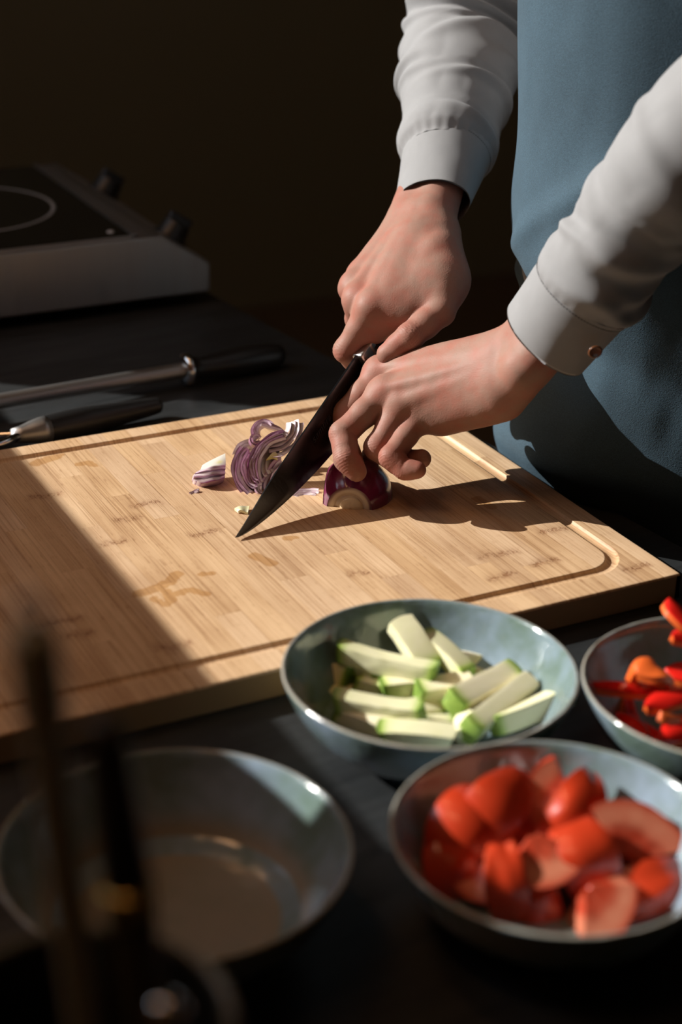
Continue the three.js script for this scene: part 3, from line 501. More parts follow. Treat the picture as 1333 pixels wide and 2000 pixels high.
// a hand from its joints: wr wrist, fa a point up the forearm, mcp[4], fingers[4] = [pip, dip, tip], thumb = [cmc, mcp, ip, tip]
function handField(o) {
  const { wr, fa, mcp, fingers, thumb } = o, S = [1, 1.04, 0.98, 0.86], bones = [], mid = (a, b, t) => a.clone().lerp(b, t);
  const across = mcp[3].clone().sub(mcp[0]).normalize(), fwd = mid(mcp[0], mcp[3], 0.4).sub(wr).normalize();
  let dorsal = across.clone().cross(fwd).normalize(); if (dorsal.dot(o.dorsal) < 0) dorsal.negate();
  const side = fwd.clone().cross(dorsal).normalize(); if (side.dot(across) < 0) side.negate();         // toward the little finger
  const at = (p, d = 0, s = 0, f = 0) => p.clone().addScaledVector(dorsal, d).addScaledVector(side, s).addScaledVector(fwd, f);
  const palm = [], fin = [], ridge = [];
  // forearm and wrist: two bones side by side give the flat oval
  const fax = fa.clone().sub(wr).normalize(), fs = side.clone().addScaledVector(fax, -side.dot(fax)).normalize();
  const P = (p, s, d = 0) => p.clone().addScaledVector(fs, s).addScaledVector(dorsal, d);
  palm.push(cone(P(wr, -0.0105), P(fa, -0.013), 0.0202, 0.0215), cone(P(wr, 0.0105), P(fa, 0.012), 0.0192, 0.0215));
  palm.push(cone(P(mid(wr, fa, 0.12), 0.015, 0.009), P(mid(wr, fa, 0.2), 0.015, 0.007), 0.0125, 0.012));     // head of the ulna
  mcp.forEach((m, k) => {
    const s = [-0.017, -0.006, 0.005, 0.015][k], b0 = at(wr, 0.001, s, 0.012);
    palm.push(cone(b0, at(m, -0.001), 0.0165, 0.0118 * S[k]));
    palm.push(cone(at(wr, -0.008, s, 0.02), at(m, -0.009, 0, -0.012), 0.015, 0.0112 * S[k]));
    ridge.push(cone(at(wr, 0.0145, s * 0.7, 0.016), at(m, 0.0098 * S[k], 0, -0.006), 0.0022, 0.0030));
    ridge.push(cone(at(m, 0.0032, 0, 0), at(m, 0.0030, 0, 0.003), 0.0104 * S[k], 0.0098 * S[k]));                // knuckle
  });
  palm.push(cone(at(wr, -0.006, 0.019, 0.012), at(mcp[3], -0.007, 0.002, -0.018), 0.0165, 0.0125));     // heel of the hand
  const [c, tm, ti, tt] = thumb;
  palm.push(cone(c, tm, 0.0175, 0.0132)); palm.push(cone(mid(c, tm, 0.35), at(mcp[0], -0.006, 0.002, -0.026), 0.0125, 0.0085));
  for (const e of o.extra || []) palm.push(cone(e[0], e[1], e[2], e[3]));
  const joints = [], nails = [];
  const chain = (pts, r, nail) => {
    const f = [];
    for (let q = 0; q + 1 < pts.length; q++) { const m = mid(pts[q], pts[q + 1], 0.5), rm = (r[q] + r[q + 1]) / 2 * 0.965; f.push(cone(pts[q], m, r[q], rm), cone(m, pts[q + 1], rm, r[q + 1])); }
    const n = pts.length, a = pts[n - 3], b = pts[n - 2], t = pts[n - 1], u = t.clone().sub(b).normalize(); let out = b.clone().sub(a).normalize().addScaledVector(u, -1); out.addScaledVector(u, -out.dot(u)); if (nail) out = nail.clone().addScaledVector(u, -nail.dot(u)); out.normalize();
    const sd = u.clone().cross(out); nails.push({ p: mid(b, t, 0.78), u, out, sd, r: r[n - 1] });
    for (let q = 1; q < n - 1; q++) { const i = pts[q].clone().sub(pts[q - 1]).normalize(), j = pts[q + 1].clone().sub(pts[q]).normalize(), w = i.clone().sub(j); const ax = i.clone().add(j).normalize(); joints.push({ p: pts[q], r: r[q], out: w.lengthSq() > 0.02 ? w.normalize() : out, ax }); }
    return (x, y, z) => { let d = 1; for (const g of f) d = smin(d, g(x, y, z), 0.004); return d; };
  };
  fingers.forEach((q, k) => { const s = S[k]; fin.push(chain([mcp[k], ...q], [0.0118 * s, 0.0104 * s, 0.0093 * s, 0.0080 * s], o.nail)); });
  const th = chain([tm, ti, tt], [0.0128, 0.0112, 0.0092], o.thumbNail);
  const field = (x, y, z) => {
    let p = 1, d = 1; for (const g of palm) p = smin(p, g(x, y, z), 0.014);
    let r = 1; for (const g of ridge) r = smin(r, g(x, y, z), 0.004); p = smin(p, r, 0.0075);
    for (const g of fin) d = smin(d, g(x, y, z), 0.0016);
    d = smin(p, d, 0.009); d = smin(d, th(x, y, z), o.kThumb || 0.004);
    if (d < 0.006 && d > -0.006) {
      for (const j of joints) {                        // folds of skin across the back of each joint
        const dx = x - j.p.x, dy = y - j.p.y, dz = z - j.p.z, l = dx * dx + dy * dy + dz * dz; if (l > 4 * j.r * j.r) continue;
        const w = Math.exp(-l / (j.r * j.r) * 1.1), oo = (dx * j.out.x + dy * j.out.y + dz * j.out.z) / j.r, t = dx * j.ax.x + dy * j.ax.y + dz * j.ax.z;
        if (oo > 0) d += w * oo * (0.00045 * Math.sin(t * 2900 + 2.5 * vn(x * 300, y * 300, z * 300)) - 0.0009); else d += 0.0022 * w * -oo * Math.exp(-t * t / 2.5e-6);
      }
      for (const n of nails) {
        const dx = x - n.p.x, dy = y - n.p.y, dz = z - n.p.z, a = (dx * n.u.x + dy * n.u.y + dz * n.u.z) / (n.r * 1.0), b = (dx * n.sd.x + dy * n.sd.y + dz * n.sd.z) / (n.r * 0.78), cc = (dx * n.out.x + dy * n.out.y + dz * n.out.z) / n.r; if (cc < 0.1 || a * a + b * b > 4) continue;
        const e = Math.max(Math.abs(a), Math.abs(b)) * 0.6 + Math.hypot(a, b) * 0.4; d += e < 1 ? -0.0003 : 0; d += 0.0006 * Math.exp(-Math.pow((e - 1) / 0.09, 2));
      }
      d += 0.0008 * (fbm(x * 70, y * 70, z * 70, 2) - 0.5);
    }
    return d;
  };
  return { field, joints, nails, dorsal, side, fwd, mcp };
}
function paintSkin(g, H) {
  const p = g.attributes.position, n = g.attributes.normal, col = new Float32Array(p.count * 3), uv = new Float32Array(p.count * 2), v = new THREE.Vector3();
  for (let i = 0; i < p.count; i++) {
    v.fromBufferAttribute(p, i);
    const m = fbm(v.x * 90, v.y * 90, v.z * 90, 3), s = vn(v.x * 420, v.y * 420, v.z * 420), f = vn(v.x * 1300, v.y * 1300, v.z * 1300);
    let red = 0.32 + 1.3 * (m - 0.5) + 0.30 * (s - 0.5), k = 1 + 0.16 * (m - 0.5) + 0.08 * (s - 0.5) + 0.06 * (f - 0.5), nail = 0;
    if (H) {
      for (const j of H.joints) { const l = v.distanceTo(j.p) / j.r; red += 0.55 * Math.exp(-l * l * 0.55); }
      for (const j of H.mcp) { const l = v.distanceTo(j) / 0.014; red += 0.28 * Math.exp(-l * l); }
      for (const q of H.nails) { const d = v.clone().sub(q.p), a = d.dot(q.u) / q.r, b = d.dot(q.sd) / (q.r * 0.78), c = d.dot(q.out); const l = v.distanceTo(q.p) / q.r; red += 0.5 * Math.exp(-l * l * 0.6); if (c > q.r * 0.1 && Math.max(Math.abs(a), Math.abs(b)) * 0.6 + Math.hypot(a, b) * 0.4 < 0.97) nail = 1; }
    }
    red = clamp(red); let c = [0.305 * k, lerp(0.178, 0.108, red) * k, lerp(0.136, 0.078, red) * k]; if (nail) c = [0.35, 0.19, 0.15];
    col.set(c, i * 3); uv[i * 2] = v.x + 0.6 * v.z; uv[i * 2 + 1] = v.y - 0.4 * v.z;
  }
  g.setAttribute('color', new THREE.BufferAttribute(col, 3)); g.setAttribute('uv', new THREE.BufferAttribute(uv, 2)); return g;
}
const D = (l) => l.map(([u, v, d]) => atD(u, v, d));
// left hand (nearer): fingertips on the onion, the two small fingers curled under
const LW = atY(1000, 725, 0.123), LE = atD(1400, 238, 1.19);
const leftHand = {
  nail: dirOf(690, 900).add(V(-0.8, 0, -0.3)),
  wr: LW, fa: LW.clone().lerp(LE, 0.42), dorsal: V(-0.5, 0.7, 0.55), kThumb: 0.006,
  mcp: [atY(745, 726, 0.092), atY(755, 766, 0.087), atY(786, 792, 0.080), atY(822, 812, 0.072)],
  fingers: [D([[675, 808, 1.405], [676, 868, 1.395], [694, 908, 1.395]]), D([[671, 848, 1.376], [677, 896, 1.366], [697, 921, 1.366]]), D([[737, 873, 1.374], [778, 904, 1.376], [824, 896, 1.370]]), D([[764, 893, 1.358], [790, 916, 1.356], [816, 918, 1.352]])],
  thumb: [atD(935, 735, 1.385), atD(835, 790, 1.405), atD(770, 850, 1.412), atD(728, 890, 1.410)],
};
// right hand (farther): closed round the knife handle, index finger and thumb pinching the heel of the blade
const RW = atD(832, 420, 1.475), RE = atD(908, 75, 1.60);
const rightHand = {
  wr: RW, fa: RW.clone().lerp(RE, 0.42), dorsal: V(-0.6, 0.6, 0.5), kThumb: 0.0018,
  mcp: [atD(728, 602, 1.412), atD(703, 585, 1.430), atD(694, 562, 1.450), atD(706, 540, 1.470)],
  fingers: [D([[677, 684, 1.428], [702, 716, 1.446], [728, 700, 1.452]]), D([[700, 622, 1.452], [726, 652, 1.468], [752, 638, 1.462]]), D([[702, 600, 1.472], [736, 622, 1.484], [764, 606, 1.474]]), D([[726, 575, 1.490], [758, 590, 1.498], [784, 574, 1.488]])],
  thumb: [atD(872, 545, 1.420), atD(860, 608, 1.400), atD(802, 657, 1.392), atD(757, 692, 1.400)],
  extra: [[atD(850, 500, 1.428), atD(772, 604, 1.408), 0.0185, 0.0115], [atD(858, 465, 1.448), atD(872, 545, 1.424), 0.0185, 0.018], [atD(846, 556, 1.415), atD(802, 612, 1.405), 0.015, 0.010], [atD(792, 606, 1.416), atD(734, 650, 1.424), 0.0135, 0.0095], [atD(812, 470, 1.445), atD(752, 590, 1.412), 0.015, 0.011]],
  thumbNail: V(0.889, 0.022, 0.457).multiplyScalar(0.7).add(V(0.175, 0.907, -0.384).multiplyScalar(-0.75)).add(dirOf(770, 690).multiplyScalar(-0.25)),
};
const HL = handField(leftHand), HR = handField(rightHand);
const bounds = (pts, pad) => { const b = new THREE.Box3().setFromPoints(pts).expandByScalar(pad); return [b.min, b.max]; };
const handGeo = (o, H) => paintSkin(surfaceNet(H.field, ...bounds([o.wr, o.wr.clone().lerp(o.fa, 0.8), ...o.mcp, ...o.fingers.flat(), ...o.thumb], 0.030), 0.0014), H);

// ---------------------------------------------------------------- clothes
const weave = texture(256, 256, (i, j) => { const a = (i + j) & 7, n = hash3(i, j, 3); return 0.45 + (a < 4 ? 0.12 : -0.12) + 0.35 * (n - 0.5); }, false);
const twill = texture(256, 256, (i, j) => { const a = (i + 2 * j) & 7, n = hash3(i >> 1, j, 9); return 0.5 + (a < 3 ? 0.16 : -0.10) + 0.4 * (n - 0.5); }, false);
const shirtMap = texture(512, 512, (i, j) => { const n = fbm(i / 70, j / 70, 4, 3), f = hash3(i, j >> 1, 2); const k = 1 + 0.10 * (n - 0.5) + 0.10 * (f - 0.5); return [0.245 * k, 0.247 * k, 0.254 * k]; }, true);
const apronMap = texture(1024, 1024, (i, j) => { const a = (i + 2 * j) & 7, n = fbm(i / 120, j / 120, 4, 4), f = hash3(i >> 1, j >> 1, 2), g = hash3(i, j, 6); const k = 1 + 0.25 * (n - 0.5) + 0.45 * (f - 0.5) + (a < 3 ? 0.13 : -0.08) + (g > 0.985 ? 0.5 : 0); return [0.036 * k, 0.071 * k, 0.100 * k]; }, true);
for (const t of [weave, shirtMap]) t.repeat.set(14, 14); twill.repeat.set(10, 10); apronMap.repeat.set(3.2, 3.2);
const shirtMat = phy({ map: shirtMap, roughness: 0.85, bumpMap: weave, bumpScale: 0.00004, sheen: 0.25, sheenRoughness: 0.6, sheenColor: lin(0.5, 0.5, 0.52), side: THREE.DoubleSide });
const apronMat = phy({ map: apronMap, roughness: 0.9, bumpMap: twill, bumpScale: 0.0003, sheen: 0.3, sheenRoughness: 0.6, sheenColor: lin(0.2, 0.28, 0.35), side: THREE.DoubleSide });
const skinFine = texture(512, 512, (i, j) => { const n = vn(i / 3, j / 3, 1), m = Math.abs(vn(i / 8, j / 8, 4) - 0.5) * 2, q = Math.abs(vn(i / 13, j / 5, 9) - 0.5) * 2; return 0.2 + 0.2 * n + 0.35 * Math.pow(m, 0.6) + 0.25 * Math.pow(q, 0.6); }, false); skinFine.repeat.set(11, 11);
const skinMat = phy({ vertexColors: true, roughness: 0.55, specularIntensity: 0.4, bumpMap: skinFine, bumpScale: 0.00013 });

// a tube of cloth along a curve; rad(s, a) -> [radius, slide along the axis]
function tube(pts, rad, ns, na, up, flat = 1) {
  const c = new THREE.CatmullRomCurve3(pts, false, 'centripetal'), L = c.getLength();
  let u = up.clone(); const fr = []; for (let j = 0; j <= ns; j++) { const t = c.getTangentAt(j / ns); u = u.clone().addScaledVector(t, -u.dot(t)).normalize(); fr.push([c.getPointAt(j / ns), t, u, t.clone().cross(u)]); }
  const g = sheet(na, ns, (a, s) => { const j = Math.round(s * ns), [p, t, x, y] = fr[j], th = a * Math.PI * 2, [r, sl] = rad(s, th, L); return p.clone().addScaledVector(x, r * Math.cos(th) * flat).addScaledVector(y, r * Math.sin(th)).addScaledVector(t, sl || 0); }, 0.3, L, true);
  return g;
}
const ridge = (x, w) => Math.exp(-x * x / (w * w));
const TX = 0.936, TZ = -1.126, TURN = 0.85;                           // where the person stands
const SHL = V(TX + 0.07, BT + 0.50, TZ + 0.16), SHR = V(TX - 0.01, BT + 0.51, TZ - 0.235), NECK = V(TX + 0.035, BT + 0.57, TZ - 0.035);
const person = thing('person', 'person in a pale grey shirt and blue apron slicing an onion with both hands', 'person', V(TX, 0, TZ));
const intoPerson = g => { g.translate(-TX, 0, -TZ); return g; };
// the trunk: an oval column, wider at the chest
function trunk(th, y, off = 0) {                       // th = 0 faces the counter (-x), +th toward the viewer (+z); y over the board's top
  const a = 0.141 + 0.004 * ridge(y - 0.20, 0.08), b = 0.154 + 0.012 * sst(0.25, 0.45, y) - 0.018 * ridge(y - 0.10, 0.06) + 0.010 * sst(0.02, -0.1, y);
  const sh = 1 - 0.55 * Math.pow(sst(0.44, 0.62, y), 2);
  const n = 0.9;                                        // a slightly squared oval
  const c = Math.cos(th), s = Math.sin(th), r = Math.pow(Math.pow(Math.abs(c), 2 / n) + Math.pow(Math.abs(s), 2 / n), -n / 2);
  const dx = -(a + off) * c * r * (0.4 + 0.6 * sh), dz = (b + off) * s * r * sh;
  return V(TX + 0.030 * sst(0.02, -0.05, y) + 0.05 * sst(-0.03, -0.13, y) + dx * Math.cos(TURN) + dz * Math.sin(TURN), BT + y, TZ + dz * Math.cos(TURN) - dx * Math.sin(TURN));
}
const shirtTrunk = sheet(96, 90, (a, t) => trunk(a * Math.PI * 2, lerp(-0.10, 0.455, t), 0.002 + 0.004 * (fbm(a * 14, t * 7, 3, 2) - 0.5)), 1, 0.7, true);
{
  const eL = atD(1408, 240, 1.19), eR = RE, mL = SHL.clone().lerp(eL, 0.4), mR = SHR.clone().lerp(eR, 0.35), ch = V(TX + 0.02, BT + 0.40, TZ - 0.01), q = [cone(SHL, mL, 0.064, 0.060), cone(SHR, mR, 0.064, 0.060), cone(SHL.clone().add(V(0, 0.005, 0)), NECK.clone().add(V(0, -0.035, 0)), 0.058, 0.062), cone(SHR.clone().add(V(0, 0.005, 0)), NECK.clone().add(V(0, -0.035, 0)), 0.058, 0.062), cone(ch.clone().lerp(SHL, 0.45), SHL.clone().lerp(NECK, 0.5).add(V(0, -0.06, 0)), 0.085, 0.075), cone(ch.clone().lerp(SHR, 0.45), SHR.clone().lerp(NECK, 0.5).add(V(0, -0.06, 0)), 0.085, 0.075), cone(NECK.clone().add(V(0.004, -0.02, 0)), NECK.clone().add(V(-0.004, 0.025, 0)), 0.068, 0.064), cone(V(TX, BT + 0.42, TZ), V(TX + 0.01, BT + 0.50, TZ - 0.01), 0.115, 0.10)];
  const top = surfaceNet((x, y, z) => { let d = 1; for (const f of q) d = smin(d, f(x, y, z), 0.035); return Math.max(d, y - NECK.y - 0.05) + 0.004 * (fbm(x * 22, y * 22, z * 22, 2) - 0.5); }, V(0.60, BT + 0.22, -1.62), V(1.20, BT + 0.70, -0.80), 0.009);
  const p = top.attributes.position, uv = new Float32Array(p.count * 2); for (let i = 0; i < p.count; i++) { uv[i * 2] = p.getX(i) + p.getZ(i); uv[i * 2 + 1] = p.getY(i); } top.setAttribute('uv', new THREE.BufferAttribute(uv, 2));
  part('shirt', intoPerson(merge(shirtTrunk, top)), shirtMat, person);
}

// sleeves
const cuffStart = (w, e, d) => w.clone().addScaledVector(e.clone().sub(w).normalize(), d);
{
  // left arm (nearer)
  const dir = LE.clone().sub(LW).normalize(), c0 = atD(1064, 662, 1.312), c1 = atD(1136, 572, 1.285), e = atD(1408, 240, 1.19), sh = SHL;
  const wrap = d => d - Math.PI * 2 * Math.round(d / (Math.PI * 2));
  const creases = (list) => (x, th) => { let r = 0; for (const [x0, t0, sl, w, tw, am] of list) { const d = wrap(th - t0), q = (x - x0 - sl * d) / w; if (Math.abs(q) > 3) continue; r += am * Math.exp(-q * q) * Math.exp(-d * d / (tw * tw)) - am * 0.45 * Math.exp(-Math.pow(q - 1.6, 2)) * Math.exp(-d * d / (tw * tw)); } return r; };
  // folds: place along the arm, place round it, slant, width, reach round it, height
  const cl = []; for (let k = 0; k < 15; k++) cl.push([rr(0.01, 0.30), rr(0, 6.28), rr(-0.02, 0.02), rr(0.005, 0.011), rr(0.5, 1.3), rr(0.002, 0.0058)]);
  cl.push([0.030, 2.2, 0.012, 0.010, 0.9, 0.006], [0.062, 2.0, 0.010, 0.011, 0.9, 0.007], [0.020, 4.4, -0.016, 0.006, 0.5, 0.004], [0.034, 4.1, 0.020, 0.006, 0.5, 0.004], [0.045, 4.7, -0.02, 0.007, 0.6, 0.004]);
  const cr1 = creases(cl);
  const folds = (s, th, L) => {
    const x = s * L; let r = lerp(0.0385, 0.0435, sst(0, 0.012, x)) + 0.0125 * sst(0.012, 0.16, x) + 0.003 * ridge(x - 0.020, 0.013);
    r += cr1(x, th) * sst(0.002, 0.02, x) + 0.0045 * (fbm(x * 16, Math.cos(th) * 1.1 + 7, Math.sin(th) * 1.1, 2) - 0.5) + 0.0018 * (Math.abs(vn(x * 50, Math.cos(th) * 2.2 + 3, Math.sin(th) * 2.2) - 0.5) - 0.25) + 0.0004 * Math.sin(th * 26) * ridge(x - 0.004, 0.008);
    return [r];
  };
  part('sleeve', intoPerson(tube([c1.clone().lerp(c0, 0.10), c1.clone().lerp(e, 0.5).add(V(0, 0.004, 0)), e, e.clone().lerp(sh, 0.5).add(V(0.02, 0, 0.02)), sh], folds, 220, 120, V(0, 1, 0), 0.94)), shirtMat, person);
  // the cuff: a thick band folded back inside, with a seam and a button
  const cuff = (P, Q, r0, r1, ud, f0) => { const c = []; const N = 96; return sheet(N, 26, (a, t) => { const th = a * Math.PI * 2, ax = Q.clone().sub(P), L = ax.length(); ax.normalize(); const u = ud.clone().addScaledVector(ax, -ud.dot(ax)).normalize(), v = ax.clone().cross(u); let s, r; const T = 0.0016; if (t < 0.78) { s = 1 - t / 0.78; r = lerp(r0, r1, s); } else { const q = (t - 0.78) / 0.22; s = q * 0.8; r = lerp(r0, r1, s) - T; } const w = 1 + 0.014 * Math.sin(th * 3 + 1) + 0.010 * Math.sin(th * 2 + s * 2); r *= w; r += 0.0012 * ridge(s - 1, 0.05) + 0.0006 * (vn(Math.cos(th) * 3, s * 4, Math.sin(th) * 3) - 0.5); if (t < 0.78) r -= 0.0007 * ridge(s - 0.88, 0.02); return P.clone().addScaledVector(ax, s * L).addScaledVector(u, r * Math.cos(th) * lerp(f0, 0.95, s)).addScaledVector(v, r * Math.sin(th)); }, 0.3, 0.07, true); };
  const stitches = (P, Q, r0, r1, ud) => { const ax = Q.clone().sub(P), L = ax.length(); ax.normalize(); const u = ud.clone().addScaledVector(ax, -ud.dot(ax)).normalize(), v = ax.clone().cross(u), gs = []; for (let k = 0; k < 96; k++) { const th = k / 96 * 6.2832, s = 0.93, r = lerp(r0, r1, s) * (1 + 0.014 * Math.sin(th * 3 + 1) + 0.010 * Math.sin(th * 2 + s * 2)) + 0.0004, g = new THREE.BoxGeometry(0.0005, 0.0017, 0.0006); g.applyMatrix4(new THREE.Matrix4().makeBasis(u.clone().multiplyScalar(Math.cos(th)).addScaledVector(v, Math.sin(th)), v.clone().multiplyScalar(Math.cos(th)).addScaledVector(u, -Math.sin(th)), ax)); const p = P.clone().addScaledVector(ax, s * L).addScaledVector(u, r * Math.cos(th) * 0.95).addScaledVector(v, r * Math.sin(th)); g.translate(p.x, p.y, p.z); gs.push(g); } return merge(...gs); };
  const threadMat = std({ color: lin(0.10, 0.10, 0.105), roughness: 0.9 });
  const seamOf = (g) => { const m = part('stitching', intoPerson(g), threadMat, person); m.userData.kind = 'stuff'; };
  seamOf(stitches(c0, c1.clone().addScaledVector(dir, 0.004), 0.0395, 0.0425, HL.dorsal));
  const lc = part('cuff', intoPerson(cuff(c0, c1.clone().addScaledVector(dir, 0.004), 0.0415, 0.0425, HL.dorsal, 0.82)), shirtMat, person);
  // right arm (farther)
  const k0 = atD(842, 404, 1.481), k1 = atD(872, 305, 1.516), e2 = RE, s2 = SHR;
  const c2 = []; for (let k = 0; k < 20; k++) c2.push([rr(0.012, 0.20), rr(0, 6.28), rr(-0.014, 0.014), rr(0.004, 0.008), rr(0.5, 1.2), rr(0.003, 0.0070)]);
  for (let k = 0; k < 9; k++) c2.push([rr(0.17, 0.27), rr(0, 6.28), rr(-0.012, 0.012), rr(0.006, 0.010), rr(0.9, 2.0), rr(0.008, 0.013)]);
  const cr2 = creases(c2);
  const folds2 = (s, th, L) => {
    const x = s * L; let r = lerp(0.0375, 0.0425, sst(0, 0.012, x)) + 0.0135 * sst(0.012, 0.13, x) + 0.0035 * ridge(x - 0.022, 0.012);
    r += cr2(x, th) * sst(0.002, 0.016, x) + 0.003 * (fbm(x * 18, Math.cos(th) * 1.1, Math.sin(th) * 1.1 + 9, 2) - 0.5) + 0.0022 * (Math.abs(vn(x * 55, Math.cos(th) * 2.2, Math.sin(th) * 2.2 + 5) - 0.5) - 0.25) + 0.0004 * Math.sin(th * 26) * ridge(x - 0.004, 0.008);
    return [r];
  };
  part('sleeve', intoPerson(tube([k1.clone().lerp(k0, 0.10), k1.clone().lerp(e2, 0.5), e2, e2.clone().lerp(s2, 0.5).add(V(0.02, 0, -0.03)), s2], folds2, 220, 120, V(0, 1, 0), 1)), shirtMat, person);
  part('cuff', intoPerson(cuff(k0, k1.clone().lerp(e2, 0.03), 0.0380, 0.0412, HR.dorsal, 0.70)), shirtMat, person);
  seamOf(stitches(k0, k1.clone().lerp(e2, 0.03), 0.0330, 0.0412, HR.dorsal));
  // the cuff's button and its stitched seams
  const bp = atD(1163, 686, 1.258), bn = dirOf(1163, 686).negate();
  const bt = new THREE.LatheGeometry([[0, 0.0012], [0.003, 0.0011], [0.0038, 0.0018], [0.0050, 0.0018], [0.0056, 0.001], [0.005, 0], [0, 0]].map(p => new THREE.Vector2(...p)), 28);
  bt.applyQuaternion(new THREE.Quaternion().setFromUnitVectors(V(0, 1, 0), bn.clone().add(V(0.2, -0.6, 0.3)).normalize())); bt.translate(bp.x, bp.y, bp.z);
  const bm = part('cuff_button', intoPerson(bt), phy({ color: lin(0.16, 0.055, 0.02), roughness: 0.25, clearcoat: 0.6 }), person); bm.userData.label = 'small brown button';
}
// the apron: a wide front, falling from the chest to below the counter, with folds at the waist
{
  const ap = sheet(150, 170, (a, t) => {
    const th = lerp(-1.75, 1.75, a), y = lerp(-0.42, 0.465, t);
    let off = 0.006 + 0.002 * sst(0.3, 0.0, y);
    off += 0.010 * ridge(y - 0.205 - 0.03 * Math.sin(th * 2 + 1), 0.05) * (0.6 + 0.4 * Math.sin(th * 3 + 2));
    off -= 0.007 * ridge(y - 0.155 + 0.05 * (th + 1.2), 0.018) * sst(0.6, -0.8, th);
    off += 0.004 * (fbm(th * 2.4, y * 7, 5, 3) - 0.5) * 2 + 0.004 * ridge(y - 0.19 - 0.11 * (th + 1.1), 0.014) * sst(0.2, -0.6, th);
    const sk = sst(0.12, -0.25, y); off += sk * (0.006 + 0.016 * sst(0.5, 1.3, Math.abs(th)) + 0.008 * Math.sin(th * 5.5 + 0.6 + 2 * y) + 0.006 * Math.sin(th * 9 + 3 * y));
    return trunk(th, y, off);
  }, 0.62, 0.98);
  part('apron', intoPerson(ap), apronMat, person);
  const strap = tube([V(TX - 0.085, BT + 0.455, TZ - 0.085), NECK.clone().add(V(-0.02, 0.02, -0.068)), NECK.clone().add(V(0.068, 0.045, 0)), NECK.clone().add(V(-0.01, 0.02, 0.07)), V(TX - 0.02, BT + 0.455, TZ + 0.10)], () => [0.008], 60, 10, V(0, 1, 0), 0.3);
  part('neck_strap', intoPerson(strap), apronMat, person);
  const tie = sheet(80, 4, (a, t) => trunk(lerp(1.6, 4.7, a), 0.10 + 0.03 * t + 0.006 * Math.sin(a * 9), 0.008), 0.6, 0.03);
  part('apron_tie', intoPerson(tie), apronMat, person);
}
// trousers and shoes stand behind the counter
{
  const tr = std({ color: lin(0.012, 0.013, 0.016), roughness: 0.9 });
  for (const s of [-1, 1]) {
    const hip = V(TX, BT - 0.06, TZ + s * 0.075), knee = V(TX - 0.005, 0.50, TZ + s * 0.095), foot = V(TX + 0.02, 0.05, TZ + s * 0.11);
    part('trouser_leg', intoPerson(tube([hip, knee, foot], (q, th) => [lerp(0.082, 0.056, sst(0, 0.6, q)) + 0.004 * (fbm(q * 12, Math.cos(th) * 2, Math.sin(th) * 2) - 0.5)], 60, 40, V(1, 0, 0))), tr, person);
    const shoe = new THREE.SphereGeometry(0.5, 28, 18); shoe.scale(0.29, 0.12, 0.10); shoe.translate(TX - 0.06, 0.055, TZ + s * 0.12); const p = shoe.attributes.position; for (let i = 0; i < p.count; i++) if (p.getY(i) < 0.004) p.setY(i, 0.0); shoe.computeVertexNormals();
    part('shoe', intoPerson(shoe), blackPlastic, person);
  }
}
